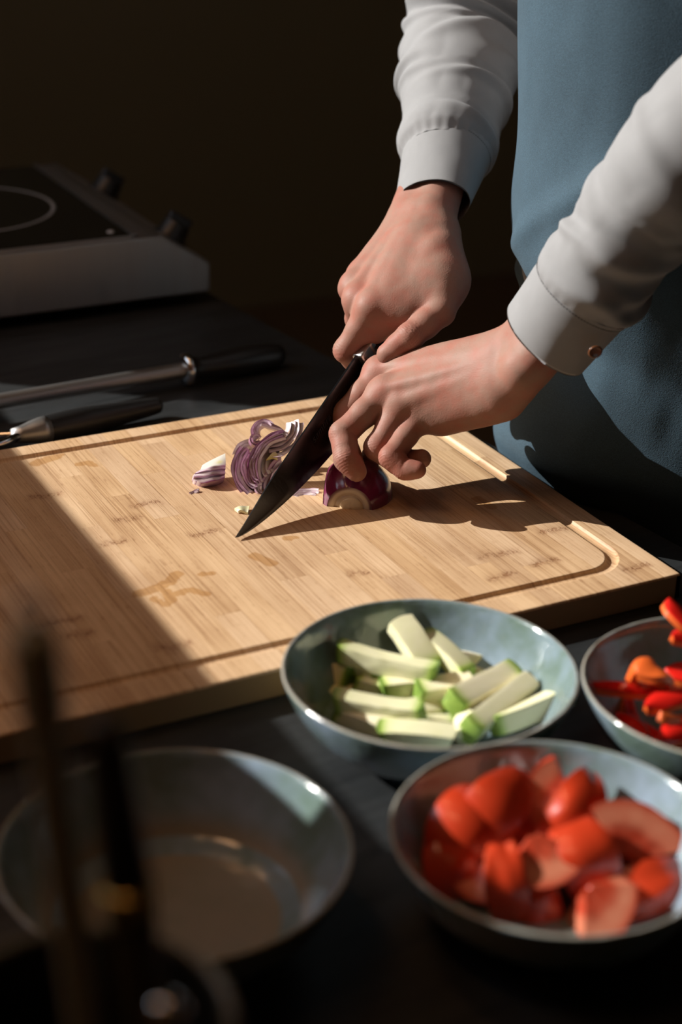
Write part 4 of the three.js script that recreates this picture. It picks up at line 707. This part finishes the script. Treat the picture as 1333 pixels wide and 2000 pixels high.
// the body itself: hands, arms and trunk inside the clothes
{
  const sL = SHL, sR = SHR, nk = NECK;
  const eL = LE, eR = RE, f = [cone(leftHand.fa.clone().lerp(leftHand.wr, 0.4), eL, 0.022, 0.026), cone(eL, sL, 0.026, 0.028), cone(rightHand.fa.clone().lerp(rightHand.wr, 0.4), eR, 0.022, 0.026), cone(eR, sR, 0.026, 0.028), cone(sL, nk.clone().setY(BT + 0.52), 0.035, 0.045), cone(sR, nk.clone().setY(BT + 0.52), 0.035, 0.045), cone(V(TX + 0.02, BT - 0.02, TZ), V(TX + 0.03, BT + 0.40, TZ), 0.08, 0.06), cone(nk.clone().setY(BT + 0.46), nk.clone().setY(BT + 0.54), 0.05, 0.05)];
  // the head, bent over the board; its own axes: z forward, y up
  const fz = V(-0.80, -0.52, -0.12).normalize(), fx = V(0, 1, 0).cross(fz).normalize(), fy = fz.clone().cross(fx), HO = NECK.clone().addScaledVector(V(0, 1, 0), 0.165).addScaledVector(fz, 0.035);
  const loc = (x, y, z) => { const dx = x - HO.x, dy = y - HO.y, dz = z - HO.z; return [dx * fx.x + dy * fx.y + dz * fx.z, dx * fy.x + dy * fy.y + dz * fy.z, dx * fz.x + dy * fz.y + dz * fz.z]; };
  const ell = (p, c, r) => { const a = (p[0] - c[0]) / r[0], b = (p[1] - c[1]) / r[1], d = (p[2] - c[2]) / r[2], k = Math.hypot(a, b, d); return (k - 1) * Math.min(...r); };
  const hc = [cone(V(0, -0.02, 0.03), V(0, -0.085, 0.052), 0.060, 0.034), cone(V(0, 0.012, 0.086), V(0, -0.026, 0.106), 0.0085, 0.0125), cone(V(-0.032, 0.026, 0.074), V(0.032, 0.026, 0.074), 0.015, 0.015), cone(V(-0.040, -0.03, 0.052), V(-0.03, -0.07, 0.05), 0.028, 0.024), cone(V(0.040, -0.03, 0.052), V(0.03, -0.07, 0.05), 0.028, 0.024), cone(V(-0.019, -0.058, 0.086), V(0.019, -0.058, 0.086), 0.007, 0.007), cone(V(-0.016, -0.068, 0.084), V(0.016, -0.068, 0.084), 0.008, 0.008), cone(V(-0.01, -0.098, 0.068), V(0.01, -0.098, 0.068), 0.018, 0.018)];
  const skull = (p, g = 0) => ell(p, [0, 0.03, -0.012], [0.075 + g, 0.090 + g, 0.096 + g]);
  const headF = (x, y, z) => { const p = loc(x, y, z); let d = skull(p); for (const q of hc) d = smin(d, q(...p), 0.012); for (const s of [-1, 1]) { d = -smin(-d, Math.hypot(p[0] - s * 0.032, p[1] - 0.006, p[2] - 0.108) - 0.018, 0.012); d = smin(d, ell(p, [s * 0.078, -0.004, -0.008], [0.010, 0.031, 0.018]), 0.006); } return d; };
  const neckF = cone(NECK.clone().add(V(0.004, -0.08, 0)), HO.clone().addScaledVector(fy, -0.05).addScaledVector(fz, -0.025), 0.056, 0.052);
  const hb = 0.15, headGeo = paintSkin(surfaceNet((x, y, z) => smin(headF(x, y, z), neckF(x, y, z), 0.02), V(HO.x - hb, NECK.y - 0.06, HO.z - hb), V(HO.x + hb, HO.y + hb, HO.z + hb), 0.004));
  const hairG = surfaceNet((x, y, z) => { const p = loc(x, y, z), n = 0.006 * (fbm(x * 60, y * 60, z * 60, 3) - 0.5); return Math.max(skull(p, 0.011) + n, -(skull(p, -0.004)), -(p[1] - (-0.062 + 1.15 * (p[2] + 0.06))) * 0.7 + n * 2); }, V(HO.x - hb, HO.y - hb, HO.z - hb), V(HO.x + hb, HO.y + hb, HO.z + hb), 0.005);
  part('hair', intoPerson(hairG), std({ color: lin(0.035, 0.022, 0.013), roughness: 0.75 }), person);
  for (const s of [-1, 1]) { const at = (a, b, c) => HO.clone().addScaledVector(fx, a).addScaledVector(fy, b).addScaledVector(fz, c), e = new THREE.SphereGeometry(0.0122, 24, 16), c = at(s * 0.032, 0.005, 0.0745); e.translate(c.x, c.y, c.z); const ey = part('eye', intoPerson(e), phy({ color: lin(0.7, 0.68, 0.65), roughness: 0.2 }), person); const ir = new THREE.SphereGeometry(0.0066, 20, 14), ic = at(s * 0.032, 0.002, 0.0812); ir.translate(ic.x, ic.y, ic.z); part('iris', intoPerson(ir), phy({ color: lin(0.06, 0.04, 0.025), roughness: 0.15 }), ey); }
  const g = surfaceNet((x, y, z) => { let d = 1; for (const q of f) d = smin(d, q(x, y, z), 0.03); return d; }, V(0.62, BT - 0.13, -1.66), V(1.20, BT + 0.60, -0.84), 0.012);
  part('body', intoPerson(mergeGeometries([handGeo(leftHand, HL), handGeo(rightHand, HR), paintSkin(g), headGeo])), skinMat, person);
}

// ---------------------------------------------------------------- the knife
const KT = atY(460, 1050, 0.0025), KB = atD(703, 697, 1.42), KA = KB.clone().sub(KT).normalize();
const KY = (() => { const y0 = V(0, 1, 0).addScaledVector(KA, -KA.y).normalize(), z0 = KA.clone().cross(y0), a = -12 * Math.PI / 180; return y0.multiplyScalar(Math.cos(a)).addScaledVector(z0, Math.sin(a)); })();
const KZ = KA.clone().cross(KY), KL = KT.distanceTo(KB);
const knifeAt = (s, t, z = 0) => KT.clone().addScaledVector(KA, s).addScaledVector(KY, t).addScaledVector(KZ, z);
{
  const k = thing('chef_knife', 'chef knife with a dark blade held in the right hand, tip on the board', 'knife', KT.clone());
  k.quaternion.setFromRotationMatrix(new THREE.Matrix4().makeBasis(KA, KY, KZ));
  const spine = (s) => -0.0035 * Math.pow(1 - s, 3) * 0 + 0.004 * (sst(0, 0.35, s)) , edge = (s) => -0.041 * Math.pow(Math.sin(Math.min(1, s * 1.04) * Math.PI / 2), 0.72);
  const L = KL + 0.001;
  const blade = slab([70, 14, 2], (a, b, c) => { const s = a * a * 0.25 + a * 0.75, t = lerp(edge(s), spine(s), b), th = (0.0011 * sst(0, 0.25, b) + 0.00008) * (0.35 + 0.65 * s); return V(s * L, t, (c - 0.5) * 2 * th); });
  part('blade', blade, phy({ color: lin(0.075, 0.08, 0.09), metalness: 1, roughness: 0.5, roughnessMap: brushed }), k);
  // bolster: the blade thickens into a bright collar
  const bol = (x0, x1, y0, y1, z) => { const g = rbox(x1 - x0, y1 - y0, 2 * z, 0.002, 3); g.translate((x0 + x1) / 2, (y0 + y1) / 2, 0); return g; };
  part('bolster', merge(bol(L - 0.004, L + 0.012, -0.022, 0.0045, 0.0062), bol(L + 0.009, L + 0.016, -0.024, 0.005, 0.0078)), phy({ color: lin(0.6, 0.6, 0.6), metalness: 1, roughness: 0.38 }), k);
  const hp = new THREE.CatmullRomCurve3([V(L + 0.012, -0.0095, 0), V(L + 0.05, -0.009, 0), V(L + 0.09, -0.011, 0), V(L + 0.128, -0.017, 0)]);
  const hg = tube(hp.points, (s, th) => { const r = 0.0115 + 0.0018 * Math.sin(s * Math.PI) - 0.002 * ridge(s - 0.15, 0.12); return [r * (s > 0.97 ? 0.75 : 1)]; }, 40, 36, V(0, 1, 0), 1.12);
  const end = new THREE.SphereGeometry(0.0105, 24, 16); end.scale(0.5, 1.1, 0.95); end.translate(L + 0.128, -0.017, 0); part('handle', merge(hg, end), blackPlastic, k);
  // the maker's lettering along the blade
  const cv = document.createElement('canvas'); cv.width = 512; cv.height = 96; const x = cv.getContext('2d'); x.fillStyle = '#000'; x.fillRect(0, 0, 512, 96); x.fillStyle = '#fff'; x.font = 'italic bold 66px sans-serif'; x.fillText('samura', 8, 66); x.fillRect(282, 22, 7, 54); x.font = 'bold 60px sans-serif'; x.lineWidth = 7; x.strokeStyle = '#fff'; x.beginPath(); x.moveTo(306, 26); x.lineTo(342, 26); x.moveTo(324, 14); x.lineTo(324, 78); x.moveTo(304, 52); x.lineTo(346, 52); x.moveTo(306, 76); x.lineTo(342, 62); x.moveTo(372, 20); x.lineTo(366, 46); x.lineTo(400, 46); x.moveTo(384, 14); x.lineTo(384, 78); x.moveTo(362, 78); x.lineTo(404, 78); x.stroke();
  const at = new THREE.CanvasTexture(cv); const lg = new THREE.PlaneGeometry(0.062, 0.0116); lg.translate(0.062 / 2 + 0.113, -0.0098, 0.00125);
  const lm = part('lettering', lg, std({ color: lin(0.004, 0.004, 0.004), roughness: 0.6, alphaMap: at, transparent: true, side: THREE.DoubleSide }), k);
}

// ---------------------------------------------------------------- the onion half under the fingers
const onionSkin = phy({ vertexColors: true, roughness: 0.26, clearcoat: 0.6, clearcoatRoughness: 0.16 });
const onionFlesh = phy({ vertexColors: true, roughness: 0.36, clearcoat: 0.4, clearcoatRoughness: 0.2 });
{
  const c = atY(693, 966, 0);
  const o = thing('onion_half', 'half red onion lying flat on the board under the fingertips', 'onion', c.clone());
  const vd = atY(684, 990, 0).sub(c).setY(0).normalize(); o.rotation.y = Math.atan2(vd.x, vd.z);       // root end toward the viewer: local +z
  const R = 0.0315, LZ = 0.0345, cut = 0.0278, lx = -0.0225;
  // local: x across, z along the core, flat side down; the knife has taken the left, the root is trimmed in front
  const fn = (a, b, rr0) => { const ph = a * Math.PI, th = b * Math.PI; const p = V(-Math.cos(ph) * Math.sin(th), Math.sin(ph) * Math.sin(th), Math.cos(th)).multiplyScalar(rr0); return V(p.x * R, p.y * R * 1.0, p.z * LZ); };
  const skin = slab([60, 40, 1], (a, b, q) => { const p = fn(a, lerp(Math.acos(cut / LZ) / Math.PI, 0.985, b), lerp(0.97, 1, q)); p.z = Math.min(p.z, cut - 0.002 * 0); p.x = Math.max(p.x, lx); const g = 0.0005 * Math.sin(a * 44 + 2 * vn(a * 6, b * 4)); p.multiplyScalar(1 + (p.x > lx ? g * 8 : 0)); return p; }, (a, b) => { const n = vn(a * 26, b * 3) * 0.6 + 0.4 * vn(a * 70, b * 5), st = sst(0.9, 1, b); return [lerp(lerp(0.085, 0.20, n), 0.16, st), lerp(lerp(0.004, 0.016, n), 0.08, st), lerp(lerp(0.028, 0.075, n), 0.05, st)]; }, ['c1']);
  part('skin', skin, onionSkin, o);
  // root face: pale disc with an inner ring, and the flat underside
  const rimR = Math.sqrt(1 - Math.pow(cut / LZ, 2)) * R;
  const face = slab([40, 12, 1], (a, b, q) => { const ph = a * Math.PI, r = rimR * b; return V(-Math.cos(ph) * r, Math.sin(ph) * r, cut - 0.0004 + (q - 1) * 0.002 - 0.0010 * ridge(b - 0.62, 0.05)); }, (a, b) => { const w = b + 0.05 * (vn(a * 5, 2) - 0.5), rg = ridge(w - 0.62, 0.05) * 0.6, sk = sst(0.86, 0.95, w); return [lerp(lerp(0.62, 0.30, rg), 0.12, sk), lerp(lerp(0.50, 0.17, rg), 0.02, sk), lerp(lerp(0.36, 0.12, rg), 0.05, sk)]; }, ['c1']);
  part('root_face', face, onionFlesh, o);
  const core = slab([24, 6, 4], (a, b, q) => { const ph = a * Math.PI, r = rimR * 0.56 * b; return V(-Math.cos(ph) * r + 0.001, Math.sin(ph) * r * 0.92, cut - 0.002 + 0.0042 * Math.sqrt(Math.max(0, 1 - b * b * 0.96)) * q); }, (a, b) => { const n = vn(a * 12, b * 8); return [0.78 - 0.1 * n, 0.64 - 0.1 * n, 0.43 - 0.08 * n]; }); part('root_core', core, onionFlesh, o);
  const ry = Math.sqrt(1 - Math.pow(lx / R, 2)) * R, rz = Math.sqrt(1 - Math.pow(lx / R, 2)) * LZ;
  const left = slab([40, 14, 1], (a, b, q) => { const ph = a * Math.PI, r = b; return V(lx - 0.0003 * q, Math.sin(ph) * r * ry, clamp(-Math.cos(ph) * r * rz, -rz, cut - 0.001)); }, (a, b) => { const w = b * 5.2, k = w - Math.floor(w), p = k > 0.82 ? 1 : 0; return [lerp(0.66, 0.30, p), lerp(0.60, 0.10, p), lerp(0.56, 0.22, p)]; }, ['c1', 'c0']);
  part('cut_face', left, onionFlesh, o);
  const bot = slab([36, 6, 1], (a, b, q) => { const ph = a * 2 * Math.PI; return V(Math.max(lx, Math.cos(ph) * b * R * 0.985), 0.0004 + 0.0004 * q, clamp(Math.sin(ph) * b * LZ * 0.985, -LZ, cut - 0.001)); }, () => [0.62, 0.56, 0.52]); part('underside', bot, onionFlesh, o);
}

// ---------------------------------------------------------------- the sliced onion
// a slice: nested bent layers, pale within and lined with purple, standing on the board and leaning back;
// outlines are read off the photograph (crop pixels), each slice keeps its own standing point and plane
const OC = (x, y) => [400 + x / 3.703, 740 + y / 3.703];
const toward = (yaw, k) => { const f = V(0, 0, 1).applyQuaternion(camera.quaternion); f.applyAxisAngle(V(0, 1, 0), yaw); return f.lerp(V(0, 1, 0), k).normalize(); };
function frameFor(base, yaw, k, cx, cy) {
  const N = toward(yaw, k), B = atY(...OC(...base), 0), d = dirOf(...OC(cx, cy)), t = N.dot(B.clone().sub(CAM)) / N.dot(d), O = d.multiplyScalar(t).add(CAM);
  const X = V(1, 0, 0).applyQuaternion(camera.quaternion); X.addScaledVector(N, -X.dot(N)).normalize(); const Y = N.clone().cross(X);
  return { O, X, Y, N, s: t / 3.703 / FPX };
}
function onionSlice(label, c, radii, a0, a1, th, base, yaw, k, opt = {}) {
  const F = frameFor(base, yaw, k, c[0], c[1]), t = thing('onion_slice', 'red onion ' + label, 'onion slice', F.O, 'onion slices in the pile');
  t.quaternion.setFromRotationMatrix(new THREE.Matrix4().makeBasis(F.X, F.Y, F.N));
  const D2 = Math.PI / 180, sq = opt.sq || 1;
  for (let q = 0; q + 1 < radii.length; q++) {
    const sd = rnd() * 60, b0 = a0 + rr(-5, 5), b1 = a1 + rr(-5, 5), gap = rr(0.0, 0.05), zo = rr(-1, 1) * th * (opt.loose || 0.16), lift = rr(-1, 1) * (opt.wob || 0.04), pale = opt.pale || 0, tn = rr(0, 1);
    const outer = q + 2 === radii.length && opt.skin;
    const g = slab([30, 6, 3], (a, b, e) => {
      const an = lerp(b0, b1, a), r = lerp(radii[q], radii[q + 1] - gap * (radii[q + 1] - radii[q]), b) * (1 + lift * Math.sin(an * D2 * 1.7 + sd) + 0.012 * Math.sin(an * 0.16 + sd));
      const tp = 0.45 + 0.55 * Math.pow(Math.sin(Math.PI * clamp(0.1 + a * 0.8)), 0.6), dome = 0.35 * (b - 0.5) * th;
      return V(Math.cos(an * D2) * r * F.s * sq, -Math.sin(an * D2) * r * F.s, (e - 0.5) * th * tp + zo + dome + 0.0008 * Math.sin(a * 6 + sd) + 0.0004 * (vn(a * 9 + sd, b * 2, e * 2) - 0.5));
    }, (a, b, e, f) => {
      const n = vn(a * 16 + sd, e * 4) * 0.6 + 0.4 * vn(a * 50 + sd, b * 5), line = f === 'b1' ? 0.62 + 0.25 * n : sst(0.74, 0.98, b + 0.10 * (n - 0.5)) * 0.95 + 0.28 * sst(0.10, 0.0, b), w = clamp(line * (1 - 0.45 * pale) + (outer ? 0.5 : 0)), l = (0.25 + 0.5 * n + 0.25 * tn) * (1 - pale);
      return [lerp(lerp(0.70, 0.60, l), 0.21, w), lerp(lerp(0.66, 0.42, l), 0.026, w), lerp(lerp(0.62, 0.53, l), 0.13, w)];
    });
    part('layer', g, onionFlesh, t);
  }
  return t;
}
const rings = (a, b, s) => { const r = []; for (let x = a; x <= b + 1e-6; x += s) r.push(x); return r; };
onionSlice('pale slice standing at the back left of the pile', [330, 575], rings(40, 138, 24), 185, 285, 0.005, [240, 640], 0.25, 0.25, { pale: 0.8 });
onionSlice('fanned slice with many thin bands at the left front of the pile', [475, 640], rings(96, 276, 22.5), 126, 218, 0.010, [300, 800], -0.35, 0.25, { loose: 0.1 });
onionSlice('slice with bright magenta arcs in the middle of the pile', [608, 645], rings(205, 290, 17), 152, 266, 0.007, [352, 806], -0.15, 0.2, { skin: true, loose: 0.35 });
onionSlice('inner white piece with a yellow heart in the middle of the pile', [560, 640], rings(60, 190, 32), 150, 262, 0.006, [420, 800], 0.1, 0.3, { pale: 0.85 });
onionSlice('thin strip arching over the top of the pile', [385, 640], rings(312, 346, 17), 276, 322, 0.005, [420, 720], 0.2, 0.2, { pale: 0.3, loose: 0.5 });
onionSlice('curled loop at the top left of the pile', [432, 378], rings(40, 92, 17), 165, 330, 0.006, [400, 720], -0.3, 0.25, { loose: 0.6, wob: 0.08 });
onionSlice('small crumpled piece at the upper left of the pile', [372, 440], rings(8, 50, 14), 20, 320, 0.006, [370, 735], 0.3, 0.3, { loose: 0.7, wob: 0.14 });
onionSlice('broad white slice leaning on the blade', [468, 322], rings(122, 250, 32), -4, 88, 0.008, [505, 800], 0.15, 0.12, { pale: 0.55, loose: 0.1 });
onionSlice('slice with magenta stripes tucked against the blade', [705, 805], rings(215, 300, 17), 186, 238, 0.006, [450, 790], -0.3, 0.3, { skin: true, loose: 0.4 });
onionSlice('small slice low at the front of the pile', [420, 800], rings(10, 58, 16), 100, 260, 0.005, [395, 825], 0.2, 0.5, { pale: 0.5 });
onionSlice('sliver poking out beneath the left wedge', [-30, 860], rings(62, 92, 15), 205, 262, 0.003, [-40, 822], 0.1, 0.8, { pale: 0.2 });
onionSlice('slice lying between the blade and the onion half', [760, 905], rings(100, 185, 21), 220, 292, 0.004, [770, 815], 0.1, 0.85, { pale: 0.4 });
{
  // the white faced end wedge lying apart: layers cut through, seen edge on, under a white cut facet
  const F = frameFor([10, 800], 0.3, 0.35, 60, 640), e = thing('onion_wedge', 'white faced end wedge of red onion lying at the left of the pile', 'onion wedge', F.O, 'onion slices in the pile');
  e.quaternion.setFromRotationMatrix(new THREE.Matrix4().makeBasis(F.X, F.Y, F.N));
  // outline rows from the top edge to the bottom, as [left, right, y at the left, y at the right] in crop pixels round (60, 640)
  const row = t => [t < 0.55 ? lerp(-30, -82, Math.sin(t / 0.55 * 1.57)) : lerp(-82, -20, Math.pow((t - 0.55) / 0.45, 1.6)), 152 - 6 * t * t, t < 0.55 ? lerp(667, 724, t / 0.55) : lerp(724, 786, (t - 0.55) / 0.45), lerp(612, 726, t)];
  const N = 6, body = (t0, t1, k) => slab([24, 4, 4], (a, b, c) => {
    const t = lerp(t0, t1 - 0.012, b), [L, R, yl, yr] = row(t), x = lerp(L, R, a), y = lerp(yl, yr, a) + (6 + 14 * t) * Math.sin(Math.PI * a) + 2.5 * Math.sin(a * 11 + k * 1.3);
    return V((x - 60) * F.s, -(y - 640) * F.s, (c - 1) * lerp(0.004, 0.013, t) + 0.0045 * Math.sin(Math.PI * a) + 0.0005 * k * (k % 2 ? 1 : -1));
  }, (a, b, c, f) => { const n = vn(a * 14 + k, c * 4) * 0.6, w = f === 'b1' ? 0.6 : sst(0.62, 0.98, b + 0.1 * n) * 0.9 + (k === N - 1 ? 0.35 * b : 0), l = 0.25 + 0.5 * n; return [lerp(lerp(0.70, 0.60, l), 0.21, w), lerp(lerp(0.64, 0.44, l), 0.026, w), lerp(lerp(0.62, 0.54, l), 0.13, w)]; });
  for (let k = 0; k < N; k++) part('layer', body(k / N, (k + 1) / N, k), onionFlesh, e);
  const facet = slab([16, 10, 4], (a, b, c) => { const x = lerp(lerp(-12, -30, b), 154, a), y = lerp(lerp(607, 496, Math.pow(a, 0.9)), lerp(667, 614, a) + 6 * Math.sin(Math.PI * a), b); return V((x - 60) * F.s, -(y - 640) * F.s, (c - 1) * 0.006 - 0.006 * (1 - b) + 0.0035 * Math.sin(Math.PI * a) * b); }, (a, b) => { const y = ridge(Math.hypot(a - 0.74, (b - 0.62) * 0.8), 0.12); return [0.72, 0.70 - 0.03 * y, 0.62 - 0.34 * y]; });
  part('white_facet', facet, onionFlesh, e);
  const h = frameFor([430, 800], 0, 0.2, 488, 575), hd = thing('onion_heart', 'yellow white heart of the onion showing among the slices in the pile', 'onion heart', h.O.addScaledVector(h.N, 0.004)); hd.quaternion.setFromRotationMatrix(new THREE.Matrix4().makeBasis(h.X, h.Y, h.N));
  part('heart', slab([10, 8, 4], (a, b, c) => V((a - 0.5) * 0.0095 * (1 - 0.5 * b) + 0.002 * b, (b - 0.5) * 0.0055 + 0.0016 * Math.sin(a * 3), (c - 0.5) * 0.004), (a, b) => [0.70, 0.60, 0.20 + 0.2 * b]), onionFlesh, hd);
  const bt = thing('onion_bit', 'small white scrap of onion lying by the knife tip', 'onion bit', atY(474, 996, 0.0022));
  part('scrap', slab([10, 6, 3], (a, b, c) => V((a - 0.5) * 0.0125 * (1 - 0.4 * b), (c - 0.5) * 0.0022 + 0.0010 * Math.sin(a * 5), (b - 0.5) * 0.0095 * (0.5 + a * 0.6)), (a, b) => [0.72, 0.69, 0.56 - 0.2 * vn(a * 3, b * 3)]), onionFlesh, bt); bt.rotation.set(0.1, -0.3, 0.12);
}

// ---------------------------------------------------------------- the utensil crock close to the lens
{
  const c = atD(160, 2000, 0.58), H = c.y - CT;
  const t = thing('utensil_crock', 'round black glazed crock full of kitchen utensils in the lower left corner', 'crock', V(c.x, CT, c.z));
  const pr = [[0, 0], [0.044, 0], [0.048, 0.004], [0.050, 0.03], [0.0515, H - 0.01], [0.0535, H - 0.004], [0.0535, H - 0.0012], [0.0522, H], [0.0500, H - 0.0006], [0.0486, H - 0.004], [0.0475, H - 0.02], [0.046, 0.02], [0.042, 0.008], [0, 0.008]].map(p => new THREE.Vector2(...p));
  part('crock_body', new THREE.LatheGeometry(pr, 72), phy({ color: lin(0.018, 0.020, 0.020), roughness: 0.35, clearcoat: 0.3, clearcoatRoughness: 0.3 }), t);
  const rg = new THREE.TorusGeometry(0.0512, 0.0024, 10, 72); rg.rotateX(Math.PI / 2); rg.translate(0, H - 0.001, 0); part('rim', rg, phy({ color: lin(0.13, 0.14, 0.125), roughness: 0.3 }), t);
  const inTo = (p, q, reach) => p.clone().add(q.clone().sub(p).normalize().multiplyScalar(reach));
  const rod = (name, label, top, thru, reach, build) => { const o = thing(name, label, 'utensil', top.clone(), 'utensils standing in the crock'); const d = thru.clone().sub(top).normalize(); o.quaternion.setFromUnitVectors(V(0, -1, 0), d); build(o, reach, top.distanceTo(thru)); };
  const lathe = (a) => new THREE.LatheGeometry(a.map(p => new THREE.Vector2(...p)), 28);
  const darkWood = std({ color: lin(0.012, 0.008, 0.004), roughness: 0.5 }), yellowish = phy({ color: lin(0.42, 0.30, 0.10), metalness: 1, roughness: 0.35 });
  const bottomOf = (top, thru) => { const d = thru.clone().sub(top).normalize(); return (top.y - (CT + 0.02)) / -d.y; };
  { const top = atD(204, 1402, 0.545), thru = atD(283, 1960, 0.585);
    rod('wooden_spoon', 'dark wooden utensil handle with a brass band standing in the crock', top, thru, bottomOf(top, thru), (o, L, D0) => {
      const f = D0 * 0.56; part('handle', lathe([[0, 0], [0.0045, -0.001], [0.0065, -0.006], [0.0075, -0.03], [0.0085, -f], [0, -f]]), darkWood, o);
      part('band', lathe([[0, -f], [0.0090, -f], [0.0096, -f - 0.004], [0.0090, -f - 0.012], [0, -f - 0.012]]), yellowish, o);  // yellow band round the dark handle
      part('shaft', lathe([[0, -f - 0.012], [0.0082, -f - 0.012], [0.0080, -L + 0.03], [0.004, -L], [0, -L]]), std({ color: lin(0.055, 0.040, 0.014), roughness: 0.5 }), o); }); }
  { const top = atD(62, 1222, 0.50), thru = atD(150, 1880, 0.55);
    rod('steel_whisk', 'thin grey steel utensil handle standing at the left of the crock', top, thru, bottomOf(top, thru), (o, L) => {
      part('handle', lathe([[0, 0], [0.005, -0.0006], [0.0075, -0.004], [0.0075, -0.03], [0.0060, -0.036], [0.0058, -0.12], [0.0052, -L], [0, -L]]), phy({ color: lin(0.42, 0.42, 0.34), metalness: 0, roughness: 0.5 }), o);
      const g = new THREE.TorusGeometry(0.0045, 0.0013, 8, 24); g.translate(0, 0.005, 0); part('hanging_loop', g, polished, o); }); }
  { const top = atD(332, 1956, 0.555), thru = V(c.x + 0.005, CT + 0.02, c.z - 0.028);
    rod('steel_ladle', 'short black utensil handle with a polished steel end at the front of the crock', top, thru, bottomOf(top, thru), (o, L) => {
      part('end_cap', lathe([[0, 0], [0.004, -0.0006], [0.0066, -0.004], [0.007, -0.009], [0.0062, -0.012], [0, -0.012]]), polished, o);
      part('handle', lathe([[0, -0.012], [0.0060, -0.012], [0.0070, -0.03], [0.0065, -L], [0, -L]]), blackPlastic, o); }); }
}

scene.traverse(o => { if (o.isMesh) { o.castShadow = true; o.receiveShadow = true; } });
renderer.render(scene, camera);
